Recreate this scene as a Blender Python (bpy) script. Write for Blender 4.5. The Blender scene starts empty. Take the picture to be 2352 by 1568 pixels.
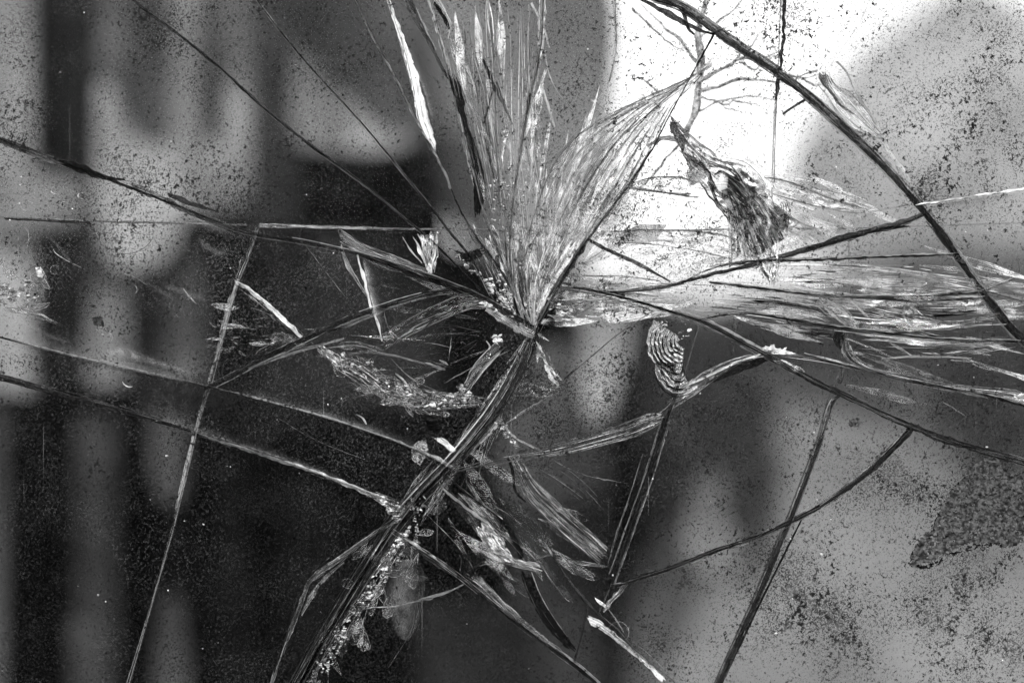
import bpy, bmesh, math, random
from mathutils import Vector, Matrix, noise
R = math.radians
random.seed(7)
sc = bpy.context.scene
col = sc.collection

# ------------------------------------------------------------------ camera, world, sun, exposure
cam_d = bpy.data.cameras.new("camera")
cam = bpy.data.objects.new("camera", cam_d); col.objects.link(cam)
DIST = 1.3889                                   # metres from lens to pane: 0.5 m of pane fills the frame
cam.location = (0, -DIST, 0); cam.rotation_euler = (R(90), 0, 0)
cam_d.lens = 100; cam_d.sensor_width = 36
cam_d.clip_start = 0.05; cam_d.clip_end = 500
cam_d.dof.use_dof = True; cam_d.dof.focus_distance = DIST - 0.001; cam_d.dof.aperture_fstop = 2.3
sc.camera = cam

SUN_EL, SUN_AZ = 30, 192                        # azimuth measured clockwise from +Y: behind the camera
world = bpy.data.worlds.new("World"); sc.world = world; world.use_nodes = True
wn = world.node_tree.nodes; wl = world.node_tree.links
bg = wn.get("Background") or wn.new("ShaderNodeBackground")
sky = wn.new("ShaderNodeTexSky"); sky.sky_type = 'NISHITA'; sky.sun_disc = False
sky.sun_elevation = R(SUN_EL); sky.sun_rotation = R(SUN_AZ); sky.dust_density = 2.0
bw = wn.new("ShaderNodeRGBToBW")                # black-and-white photograph
wl.new(sky.outputs[0], bw.inputs[0]); wl.new(bw.outputs[0], bg.inputs[0]); bg.inputs[1].default_value = 0.15
sun_d = bpy.data.lights.new("sun", 'SUN'); sun_d.energy = 2.0; sun_d.angle = R(0.5)
sun = bpy.data.objects.new("sun", sun_d); col.objects.link(sun)
az, el = R(SUN_AZ), R(SUN_EL)
sdir = Vector((math.sin(az)*math.cos(el), math.cos(az)*math.cos(el), math.sin(el)))
sun.rotation_euler = sdir.to_track_quat('Z', 'Y').to_euler()
sc.view_settings.view_transform = 'Standard'; sc.view_settings.look = 'None'
sc.view_settings.exposure = 1.35; sc.view_settings.gamma = 1.0
sc.render.engine = 'CYCLES'
sc.cycles.transparent_max_bounces = 48; sc.cycles.max_bounces = 14
sc.cycles.transmission_bounces = 12; sc.cycles.glossy_bounces = 4; sc.cycles.diffuse_bounces = 2
sc.cycles.use_denoising = True; sc.cycles.sample_clamp_indirect = 4
KTONE = 2.3                                     # radiance of a white front-facing surface in this light

# ------------------------------------------------------------------ coordinates: 2352 x 1568 "sheet" units, 0.2126 mm each
U = 0.5 / 2352
def W(x, y, d=0.0, Y=None):
    k = (DIST + d) / DIST
    return Vector(((x - 1176) * U * k, d if Y is None else Y, (784 - y) * U * k))
def F(*p): return [(p[i], p[i+1]) for i in range(0, len(p), 2)]
def crop(ox, oy):
    def f(*p): return [(ox*.9408 + p[i]*.336, oy*.9408 + p[i+1]*.336) for i in range(0, len(p), 2)]
    return f
c00, c01, c02 = crop(0, 0), crop(830, 0), crop(1660, 0)
c10, c11, c12 = crop(0, 550), crop(830, 550), crop(1660, 550)
c20, c21, c22 = crop(0, 1107), crop(830, 1107), crop(1660, 1107)

def plen(p): return [0] + [math.dist(p[i], p[i+1]) for i in range(len(p)-1)]
def resample(p, n):
    d = plen(p); acc = [0]
    for v in d[1:]: acc.append(acc[-1] + v)
    T = acc[-1] or 1; out = []
    j = 0
    for i in range(n):
        s = T * i / (n - 1)
        while j < len(p) - 2 and acc[j+1] < s: j += 1
        L = acc[j+1] - acc[j] or 1; t = (s - acc[j]) / L
        out.append((p[j][0] + (p[j+1][0]-p[j][0])*t, p[j][1] + (p[j+1][1]-p[j][1])*t))
    return out
def smooth(p, it=2):
    for _ in range(it):
        q = [p[0]]
        for a, b in zip(p, p[1:]):
            q += [(a[0]*.75+b[0]*.25, a[1]*.75+b[1]*.25), (a[0]*.25+b[0]*.75, a[1]*.25+b[1]*.75)]
        q.append(p[-1]); p = q
    return p
def lerpw(ws, t):
    if isinstance(ws, (int, float)): return ws
    k = t * (len(ws) - 1); i = min(int(k), len(ws) - 2); f = k - i
    return ws[i]*(1-f) + ws[i+1]*f
def n1(x, s=0.0): return noise.noise(Vector((x, s*7.31, s*3.17)))

# ------------------------------------------------------------------ materials
def N(nt, t, **kw):
    n = nt.nodes.new(t)
    for k, v in kw.items(): setattr(n, k, v)
    return n
def newmat(name):
    m = bpy.data.materials.new(name); m.use_nodes = True; nt = m.node_tree
    for n in list(nt.nodes): nt.nodes.remove(n)
    return m, nt, N(nt, 'ShaderNodeOutputMaterial')
def math_n(nt, op, a, b=None, c=None, clamp=False):
    n = N(nt, 'ShaderNodeMath', operation=op); n.use_clamp = clamp
    for i, v in enumerate((a, b, c)):
        if v is None: continue
        if isinstance(v, (int, float)): n.inputs[i].default_value = v
        else: nt.links.new(v, n.inputs[i])
    return n.outputs[0]
def maprange(nt, v, a, b, c=0, d=1, smoothst=True):
    n = N(nt, 'ShaderNodeMapRange'); n.interpolation_type = 'SMOOTHSTEP' if smoothst else 'LINEAR'
    nt.links.new(v, n.inputs[0])
    for i, x in zip((1, 2, 3, 4), (a, b, c, d)):
        if isinstance(x, (int, float)): n.inputs[i].default_value = x
        else: nt.links.new(x, n.inputs[i])
    return n.outputs[0]
def noise_n(nt, vec, scale, detail=2, rough=.5, dist=0.0):
    n = N(nt, 'ShaderNodeTexNoise'); n.inputs['Scale'].default_value = scale
    n.inputs['Detail'].default_value = detail; n.inputs['Roughness'].default_value = rough
    n.inputs['Distortion'].default_value = dist
    if vec is not None: nt.links.new(vec, n.inputs['Vector'])
    return n.outputs[0]
def mapping(nt, vec, s=(1,1,1), rot=(0,0,0), loc=(0,0,0)):
    m = N(nt, 'ShaderNodeMapping'); nt.links.new(vec, m.inputs[0])
    m.inputs['Scale'].default_value = s; m.inputs['Rotation'].default_value = rot; m.inputs['Location'].default_value = loc
    return m.outputs[0]
def grey(nt, v):
    c = N(nt, 'ShaderNodeCombineColor')
    for i in range(3): nt.links.new(v, c.inputs[i])
    return c.outputs[0]
def mix(nt, f, a, b):
    m = N(nt, 'ShaderNodeMixShader')
    if isinstance(f, (int, float)): m.inputs[0].default_value = f
    else: nt.links.new(f, m.inputs[0])
    nt.links.new(a, m.inputs[1]); nt.links.new(b, m.inputs[2]); return m.outputs[0]

# places on the pane where grime has gathered: x, y, rx, ry (sheet units), strength
GRIME = [(60,170,90,260,.5),(290,560,90,60,.6),(330,60,80,70,.3),(400,900,110,45,1.1),(500,930,90,45,.8),(100,830,150,30,.9),
         (500,420,160,110,.5),(300,430,150,90,.5),(1800,70,60,130,1.0),(1720,110,60,60,.5),(1420,860,45,170,.8),
         (940,420,60,90,.7),(2180,220,170,130,.35),(2130,470,50,70,1.2),(2090,430,50,50,.6),(1900,560,60,70,.6),(1460,220,70,130,.45),
         (1200,180,150,200,.3),(2230,330,120,110,.3),(1620,1000,120,120,.6),(1880,1010,40,20,.5),(2000,1400,280,150,.5),(2250,1420,140,180,.5),
         (1550,1500,120,120,.3),(560,840,120,40,.5),(740,170,70,60,.5),(860,90,50,60,.6),(1250,600,80,80,.2),(2200,1100,160,80,.7),
         (1500,560,120,60,.25),(1700,480,150,140,.2),(500,130,120,130,.3),(1350,120,60,120,.4)]
def glass_material():
    m, nt, out = newmat("dirty_window_glass")
    geo = N(nt, 'ShaderNodeNewGeometry'); tc = N(nt, 'ShaderNodeTexCoord'); raw = geo.outputs['Position']; pos = mapping(nt, raw, (1,1,1), (R(31), R(44), R(19))); ob = mapping(nt, tc.outputs['Object'], (1,1,1), (R(37), R(23), R(51)))
    hz = N(nt, 'ShaderNodeAttribute', attribute_type='OBJECT', attribute_name='haze_amount')
    dt = N(nt, 'ShaderNodeAttribute', attribute_type='OBJECT', attribute_name='dirt_amount')
    # regional density of the grime
    dens = maprange(nt, noise_n(nt, pos, 16, 3, .6), .38, .68, 0, .75)
    for (x, y, rx, ry, s) in GRIME:
        c = W(x, y)
        mp = N(nt, 'ShaderNodeVectorMath', operation='SUBTRACT'); nt.links.new(raw, mp.inputs[0]); mp.inputs[1].default_value = (c.x, 0, c.z)
        sc_ = N(nt, 'ShaderNodeVectorMath', operation='MULTIPLY'); nt.links.new(mp.outputs[0], sc_.inputs[0]); sc_.inputs[1].default_value = (1/(rx*U), 0, 1/(ry*U))
        ln = N(nt, 'ShaderNodeVectorMath', operation='LENGTH'); nt.links.new(sc_.outputs[0], ln.inputs[0])
        dens = math_n(nt, 'ADD', dens, maprange(nt, ln.outputs['Value'], 1.5, .1, 0, s*.8))
    dens = math_n(nt, 'MULTIPLY', dens, dt.outputs['Fac'])
    # big ragged flecks, fine flecks
    warp = N(nt, 'ShaderNodeVectorMath', operation='ADD'); nt.links.new(ob, warp.inputs[0])
    wv = N(nt, 'ShaderNodeTexNoise'); wv.inputs['Scale'].default_value = 260; nt.links.new(ob, wv.inputs['Vector'])
    ws = N(nt, 'ShaderNodeVectorMath', operation='SCALE'); nt.links.new(wv.outputs['Color'], ws.inputs[0]); ws.inputs['Scale'].default_value = .0012
    nt.links.new(ws.outputs[0], warp.inputs[1]); wob = warp.outputs[0]
    clump = noise_n(nt, pos, 85, 3, .65)
    f1 = noise_n(nt, wob, 560, 4, .72)
    th = math_n(nt, 'SUBTRACT', .655, math_n(nt, 'MULTIPLY', dens, .075))
    th = math_n(nt, 'SUBTRACT', th, math_n(nt, 'MULTIPLY', math_n(nt, 'SUBTRACT', clump, .42), .33))
    fl1 = maprange(nt, f1, th, math_n(nt, 'ADD', th, .018))
    f2 = noise_n(nt, wob, 1250, 3, .7)
    th2 = math_n(nt, 'SUBTRACT', .632, math_n(nt, 'MULTIPLY', dens, .075))
    th2 = math_n(nt, 'SUBTRACT', th2, math_n(nt, 'MULTIPLY', math_n(nt, 'SUBTRACT', noise_n(nt, pos, 40, 2, .5), .45), .30))
    fl2 = maprange(nt, f2, th2, math_n(nt, 'ADD', th2, .03), 0, .8)
    # pale dust broken up by grain; amount per shard also paints in reflection haze
    grain = maprange(nt, noise_n(nt, wob, 1150, 4, .72), .50, .66)
    film = maprange(nt, noise_n(nt, pos, 22, 4, .6), .35, .70, .1, 1.3)
    hf = math_n(nt, 'MULTIPLY', math_n(nt, 'MULTIPLY', grain, film), hz.outputs['Fac'])
    hf = math_n(nt, 'ADD', hf, math_n(nt, 'MULTIPLY', hz.outputs['Fac'], .01))
    # sparse bright glints of grit, painted as pale dots
    vo = N(nt, 'ShaderNodeTexVoronoi'); vo.inputs['Scale'].default_value = 330; nt.links.new(ob, vo.inputs['Vector'])
    vs_ = N(nt, 'ShaderNodeSeparateColor'); nt.links.new(vo.outputs['Color'], vs_.inputs[0])
    gl = math_n(nt, 'MULTIPLY', maprange(nt, vo.outputs['Distance'], .15, .05), maprange(nt, vs_.outputs[0], .982, .99))
    # patches of coarser pale grains
    dg = math_n(nt, 'MULTIPLY', maprange(nt, noise_n(nt, wob, 900, 4, .8), .54, .61), maprange(nt, noise_n(nt, pos, 30, 4, .65), .40, .60))
    hf = math_n(nt, 'ADD', hf, math_n(nt, 'MULTIPLY', dg, math_n(nt, 'MULTIPLY', dt.outputs['Fac'], .10)))
    # scratches
    scr = maprange(nt, noise_n(nt, mapping(nt, tc.outputs['Object'], (900, 900, 14), (R(3), R(24), 0)), 1, 1, .5), .77, .80, 0, .08)
    tr = N(nt, 'ShaderNodeBsdfTransparent'); tr.inputs[0].default_value = (.95, .95, .95, 1)
    dust = N(nt, 'ShaderNodeBsdfDiffuse'); dust.inputs[0].default_value = (.34, .34, .34, 1)
    dustt = N(nt, 'ShaderNodeBsdfTranslucent'); dustt.inputs[0].default_value = (.30, .30, .30, 1)
    dd = mix(nt, .45, dust.outputs[0], dustt.outputs[0])
    soot = N(nt, 'ShaderNodeBsdfDiffuse'); soot.inputs[0].default_value = (.006, .006, .006, 1)
    grit = N(nt, 'ShaderNodeBsdfDiffuse'); grit.inputs[0].default_value = (.75, .75, .75, 1)
    s = mix(nt, hf, tr.outputs[0], dd)
    s = mix(nt, math_n(nt, 'MULTIPLY', scr, .6), s, grit.outputs[0])
    s = mix(nt, math_n(nt, 'MULTIPLY', math_n(nt, 'MAXIMUM', fl1, fl2), maprange(nt, noise_n(nt, pos, 210, 3, .6), .36, .55, .55, 1)), s, soot.outputs[0])
    s = mix(nt, math_n(nt, 'MULTIPLY', gl, .6), s, grit.outputs[0])
    gls = N(nt, 'ShaderNodeBsdfGlossy'); gls.inputs[0].default_value = (1, 1, 1, 1); gls.inputs['Roughness'].default_value = .12
    s = mix(nt, .0005, s, gls.outputs[0])
    nt.links.new(s, out.inputs[0]); return m
def clear_material():
    m, nt, out = newmat("clear_glass_back")
    tr = N(nt, 'ShaderNodeBsdfTransparent'); tr.inputs[0].default_value = (.97, .97, .97, 1)
    nt.links.new(tr.outputs[0], out.inputs[0]); return m
def side_material():
    m, nt, out = newmat("broken_glass_side")
    geo = N(nt, 'ShaderNodeNewGeometry')
    n = noise_n(nt, mapping(nt, geo.outputs['Position'], (120, 900, 120)), 1, 3, .6)
    b = N(nt, 'ShaderNodeBump'); b.inputs['Strength'].default_value = .5; b.inputs['Distance'].default_value = .001
    nt.links.new(n, b.inputs['Height'])
    g = N(nt, 'ShaderNodeBsdfGlass'); g.inputs['IOR'].default_value = 1.45; g.inputs['Roughness'].default_value = .08
    g.inputs[0].default_value = (.75, .75, .75, 1); nt.links.new(b.outputs[0], g.inputs['Normal'])
    d = N(nt, 'ShaderNodeBsdfDiffuse'); d.inputs[0].default_value = (.05, .05, .05, 1)
    s = mix(nt, maprange(nt, n, .35, .65, .2, .75), g.outputs[0], d.outputs[0])
    nt.links.new(s, out.inputs[0]); return m
def edge_material(name, lo, hi, cut, glass, clear=0.0, vs=4600, us=70, gcol=.95, soft=.26, gloss=.10):
    """UV u = metres along, v = metres across: streaks run along the break."""
    m, nt, out = newmat(name)
    uv = N(nt, 'ShaderNodeUVMap').outputs[0]; geo = N(nt, 'ShaderNodeNewGeometry'); pos = geo.outputs['Position']
    oi = N(nt, 'ShaderNodeObjectInfo')
    off = N(nt, 'ShaderNodeCombineXYZ'); nt.links.new(math_n(nt, 'MULTIPLY', oi.outputs['Random'], 37.0), off.inputs[2])
    def st(us_, vs_, z, det=3):
        mp = mapping(nt, uv, (us_, vs_, 1), (0, 0, 0), (z, z*1.7, 0))
        a = N(nt, 'ShaderNodeVectorMath', operation='ADD'); nt.links.new(mp, a.inputs[0]); nt.links.new(off.outputs[0], a.inputs[1])
        return noise_n(nt, a.outputs[0], 1, det, .62, .25)
    s1 = st(us, vs, 1); s2 = st(us*.5, vs*.30, 5, 2); s3 = st(us*3, vs*.7, 9, 3)
    blotch = noise_n(nt, pos, 150, 3, .6)
    v = math_n(nt, 'ADD', math_n(nt, 'MULTIPLY', s1, .45), math_n(nt, 'ADD', math_n(nt, 'MULTIPLY', s2, .3), math_n(nt, 'MULTIPLY', blotch, .25)))
    k = maprange(nt, v, cut - soft*.5, cut + soft*.5)
    colv = maprange(nt, k, 0, 1, lo, hi, False)
    d = N(nt, 'ShaderNodeBsdfDiffuse'); nt.links.new(grey(nt, colv), d.inputs[0])
    t = N(nt, 'ShaderNodeBsdfTranslucent'); nt.links.new(grey(nt, colv), t.inputs[0])
    base = mix(nt, .30, d.outputs[0], t.outputs[0])
    bmp = N(nt, 'ShaderNodeBump'); bmp.inputs['Strength'].default_value = .9; bmp.inputs['Distance'].default_value = .0012
    nt.links.new(math_n(nt, 'ADD', s1, math_n(nt, 'MULTIPLY', s3, .5)), bmp.inputs['Height'])
    g = N(nt, 'ShaderNodeBsdfGlass'); g.inputs['IOR'].default_value = 1.45; g.inputs['Roughness'].default_value = .05
    g.inputs[0].default_value = (gcol, gcol, gcol, 1); nt.links.new(bmp.outputs[0], g.inputs['Normal'])
    gf = maprange(nt, s3, .36, .64, min(1, glass*1.5), glass*.5, True)
    s = mix(nt, gf, base, g.outputs[0])
    # rounded lips catch the light
    gl = N(nt, 'ShaderNodeBsdfGlossy'); gl.inputs['Roughness'].default_value = .18; nt.links.new(bmp.outputs[0], gl.inputs['Normal'])
    s = mix(nt, gloss, s, gl.outputs[0])
    tr = N(nt, 'ShaderNodeBsdfTransparent')
    rim = N(nt, 'ShaderNodeVertexColor'); rim.layer_name = 'rim'; rs_ = N(nt, 'ShaderNodeSeparateColor'); nt.links.new(rim.outputs[0], rs_.inputs[0])
    rn = noise_n(nt, pos, 380, 4, .65)
    rf = maprange(nt, math_n(nt, 'ADD', math_n(nt, 'MULTIPLY', rs_.outputs[0], .42), math_n(nt, 'MULTIPLY', math_n(nt, 'ADD', rn, s2), .5)), .74, .80)
    rf = math_n(nt, 'MULTIPLY', rf, maprange(nt, rs_.outputs[0], 0, .25))
    if clear > 0:
        cf = maprange(nt, math_n(nt, 'SUBTRACT', st(us*.8, vs*.55, 13, 3), math_n(nt, 'MULTIPLY', k, .10)), .62 - clear*.42, .74 - clear*.42, 0, 1)
        # clear wherever the streak noise is high: the share grows with "clear"
        s = mix(nt, cf, s, tr.outputs[0])
    s = mix(nt, rf, s, tr.outputs[0])
    nt.links.new(s, out.inputs[0]); return m
def film_material(name, alb, amt):
    m, nt, out = newmat(name)
    uvn = N(nt, 'ShaderNodeUVMap'); sp = N(nt, 'ShaderNodeSeparateXYZ'); nt.links.new(uvn.outputs[0], sp.inputs[0])
    geo = N(nt, 'ShaderNodeNewGeometry'); pos = geo.outputs['Position']
    at = N(nt, 'ShaderNodeVertexColor') ; at.layer_name = 'fade'
    sp2 = N(nt, 'ShaderNodeSeparateColor'); nt.links.new(at.outputs[0], sp2.inputs[0])
    n = maprange(nt, noise_n(nt, pos, 170, 5, .7), .25, .72, .15, 1)
    g = maprange(nt, noise_n(nt, pos, 1400, 3, .7), .3, .7, .45, 1)
    f = math_n(nt, 'MULTIPLY', math_n(nt, 'MULTIPLY', sp2.outputs[0], amt), math_n(nt, 'MULTIPLY', n, g), None, True)
    d = N(nt, 'ShaderNodeBsdfDiffuse'); d.inputs[0].default_value = (alb, alb, alb, 1)
    t = N(nt, 'ShaderNodeBsdfTranslucent'); t.inputs[0].default_value = (alb, alb, alb, 1)
    tr = N(nt, 'ShaderNodeBsdfTransparent')
    s = mix(nt, f, tr.outputs[0], mix(nt, .4, d.outputs[0], t.outputs[0]))
    nt.links.new(s, out.inputs[0]); return m
def shell_material():
    """smooth conchoidal glass: refracts hard, ribs come from the mesh"""
    m, nt, out = newmat("shell_fracture_glass")
    geo = N(nt, 'ShaderNodeNewGeometry')
    g = N(nt, 'ShaderNodeBsdfGlass'); g.inputs['IOR'].default_value = 1.5; g.inputs['Roughness'].default_value = .03
    g.inputs[0].default_value = (.95, .95, .95, 1)
    n = noise_n(nt, geo.outputs['Position'], 300, 4, .6)
    d = N(nt, 'ShaderNodeBsdfDiffuse'); nt.links.new(grey(nt, maprange(nt, n, .4, .62, .01, .7)), d.inputs[0])
    nt.links.new(mix(nt, maprange(nt, n, .45, .7, .0, .22), g.outputs[0], d.outputs[0]), out.inputs[0]); return m
def facet_material():
    """thin clear plates of broken glass: refract a little, carry a little dust"""
    m, nt, out = newmat("clear_facet_glass")
    at = N(nt, 'ShaderNodeVertexColor'); at.layer_name = 'tone'; sp = N(nt, 'ShaderNodeSeparateColor'); nt.links.new(at.outputs[0], sp.inputs[0])
    geo = N(nt, 'ShaderNodeNewGeometry'); pos = mapping(nt, geo.outputs['Position'], (1, 1, 1), (R(20), R(50), R(10)))
    uv = N(nt, 'ShaderNodeUVMap').outputs[0]
    st = noise_n(nt, mapping(nt, uv, (60, 1500, 1)), 1, 3, .6, .4); bl = noise_n(nt, pos, 130, 4, .6)
    bmp = N(nt, 'ShaderNodeBump'); bmp.inputs['Strength'].default_value = .28; bmp.inputs['Distance'].default_value = .0015
    nt.links.new(math_n(nt, 'ADD', math_n(nt, 'MULTIPLY', st, .35), bl), bmp.inputs['Height'])
    g = N(nt, 'ShaderNodeBsdfGlass'); g.inputs['IOR'].default_value = 1.4; g.inputs['Roughness'].default_value = .04; nt.links.new(bmp.outputs[0], g.inputs['Normal'])
    tr = N(nt, 'ShaderNodeBsdfTransparent'); tr.inputs[0].default_value = (.96, .96, .96, 1)
    d = N(nt, 'ShaderNodeBsdfDiffuse'); d.inputs[0].default_value = (.75, .75, .75, 1)
    t = N(nt, 'ShaderNodeBsdfTranslucent'); t.inputs[0].default_value = (.75, .75, .75, 1)
    gf = maprange(nt, math_n(nt, 'ADD', math_n(nt, 'MULTIPLY', st, .4), math_n(nt, 'MULTIPLY', bl, .6)), .40, .62, 0, .85)
    s = mix(nt, gf, tr.outputs[0], g.outputs[0])
    df = math_n(nt, 'MULTIPLY', sp.outputs[0], maprange(nt, math_n(nt, 'ADD', math_n(nt, 'MULTIPLY', st, .6), math_n(nt, 'MULTIPLY', bl, .4)), .36, .64, .1, 1))
    s = mix(nt, df, s, mix(nt, .4, d.outputs[0], t.outputs[0]))
    nt.links.new(s, out.inputs[0]); return m
def back_material(name, lo_f=.55, hi_f=1.35, sx=6, sz=2.5):
    m, nt, out = newmat(name)
    at = N(nt, 'ShaderNodeAttribute', attribute_type='OBJECT', attribute_name='surface_tone')
    geo = N(nt, 'ShaderNodeNewGeometry')
    n = noise_n(nt, mapping(nt, geo.outputs['Position'], (sx, sx, sz)), 1, 3, .5)
    v = math_n(nt, 'MULTIPLY', at.outputs['Fac'], maprange(nt, n, .3, .7, lo_f, hi_f))
    p = N(nt, 'ShaderNodeBsdfDiffuse'); nt.links.new(grey(nt, v), p.inputs[0]); p.inputs['Roughness'].default_value = .5
    nt.links.new(p.outputs[0], out.inputs[0]); return m
def plain(name, a, rough=.8):
    m, nt, out = newmat(name)
    geo = N(nt, 'ShaderNodeNewGeometry')
    n = noise_n(nt, geo.outputs['Position'], 420, 4, .6)
    p = N(nt, 'ShaderNodeBsdfPrincipled'); nt.links.new(grey(nt, maprange(nt, n, .36, .64, a*.25, a*1.75)), p.inputs['Base Color'])
    p.inputs['Roughness'].default_value = rough; p.inputs['Specular IOR Level'].default_value = .1
    nt.links.new(p.outputs[0], out.inputs[0]); return m

M = dict(
    glass=glass_material(), back=clear_material(), side=side_material(),
    dark=edge_material("dark_reflection_break", .001, .09, .60, .22, 0, gcol=.35, gloss=.015),  # dark of total reflection in clear breaks, put into the base colour
    black=edge_material("black_clean_break", .0006, .018, .64, .06, 0, gcol=.25, gloss=.004),  # black reflection of clear breaks put into the colour; grime crumbs share it
    grey=edge_material("grey_frosted_break", .01, .34, .52, .35, .22, gloss=.06),
    bright=edge_material("white_frosted_break", .10, .92, .46, .22, 0),
    pale=edge_material("pale_frosted_break", .05, .66, .51, .35, .40, gloss=.07),
    white=edge_material("bright_snapped_edge", .45, .95, .42, .12, 0),
    facet=facet_material(),
    wisp=edge_material("wispy_clear_break", .04, .70, .53, .40, .80, gloss=.06),
    crushed=edge_material("crushed_glass_break", .02, .95, .535, .45, .28, us=260, vs=1300, soft=.10),
    shell=shell_material(),
    film=film_material("dusty_haze_along_break", .62, .75), smear=film_material("wiped_dust_smear", .30, .22), tongue=film_material("smooth_shell_haze", .14, .6), veil=film_material("dusty_haze_veil", .6, .26), darkfilm=film_material("dark_film_along_break", .006, 1.0),  # film, veil: dust plus bright haze beside breaks, as colour; darkfilm: dark tone
    board=back_material("weathered_board", .45, 1.45, 14, 6), plaster=back_material("mottled_plaster", .7, 1.25, 6, 6),
    bark=plain("grey_bark", .26), moss=plain("crusted_grime", .030), leaf=plain("dark_leaves", .02),
)
def lin(s):
    s = s / 255
    return s/12.92 if s <= .04045 else ((s+.055)/1.055)**2.4

# ------------------------------------------------------------------ object helpers
def link(name, bm, mats, parent=None, smoothf=False):
    me = bpy.data.meshes.new(name); bm.normal_update(); bm.to_mesh(me); bm.free()
    for m in (mats if isinstance(mats, (list, tuple)) else [mats]): me.materials.append(m)
    if smoothf:
        for p in me.polygons: p.use_smooth = True
    o = bpy.data.objects.new(name, me); col.objects.link(o)
    if parent is not None: o.parent = parent; o.matrix_parent_inverse = parent.matrix_basis.inverted()
    return o
def tag(o, label, cat, group=None, kind=None):
    o['label'] = label; o['category'] = cat
    if group: o['group'] = group
    if kind: o['kind'] = kind
    return o

# ------------------------------------------------------------------ what stands behind the pane (all out of focus)
DEEP = 1.55
def slab(name, pts, tone, d, label, cat, group=None, mat='board', th=.012, sm=0):
    if sm: pts = smooth(pts + [pts[0]], sm)[:-1]
    if d < 1.2: d *= DEEP
    P = [W(x, y, d) for x, y in pts]
    c = sum(P, Vector()) / len(P); c.y = d
    bm = bmesh.new()
    f = [bm.verts.new((p.x-c.x, 0, p.z-c.z)) for p in P]; b = [bm.verts.new((p.x-c.x, th, p.z-c.z)) for p in P]
    bm.faces.new(f); bm.faces.new(b[::-1])
    for i in range(len(P)):
        j = (i+1) % len(P); bm.faces.new((f[i], b[i], b[j], f[j]))
    bmesh.ops.recalc_face_normals(bm, faces=bm.faces)
    o = link(name, bm, M[mat]); o.location = c
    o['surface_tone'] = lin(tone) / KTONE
    tag(o, label, cat, group); return o
def rect(x0, x1, y0, y1, j=0): return [(x0, y0), (x1, y0), (x1 + j, y1), (x0 + j, y1)]
G1 = "blurred upright boards behind the left of the pane"

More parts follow.
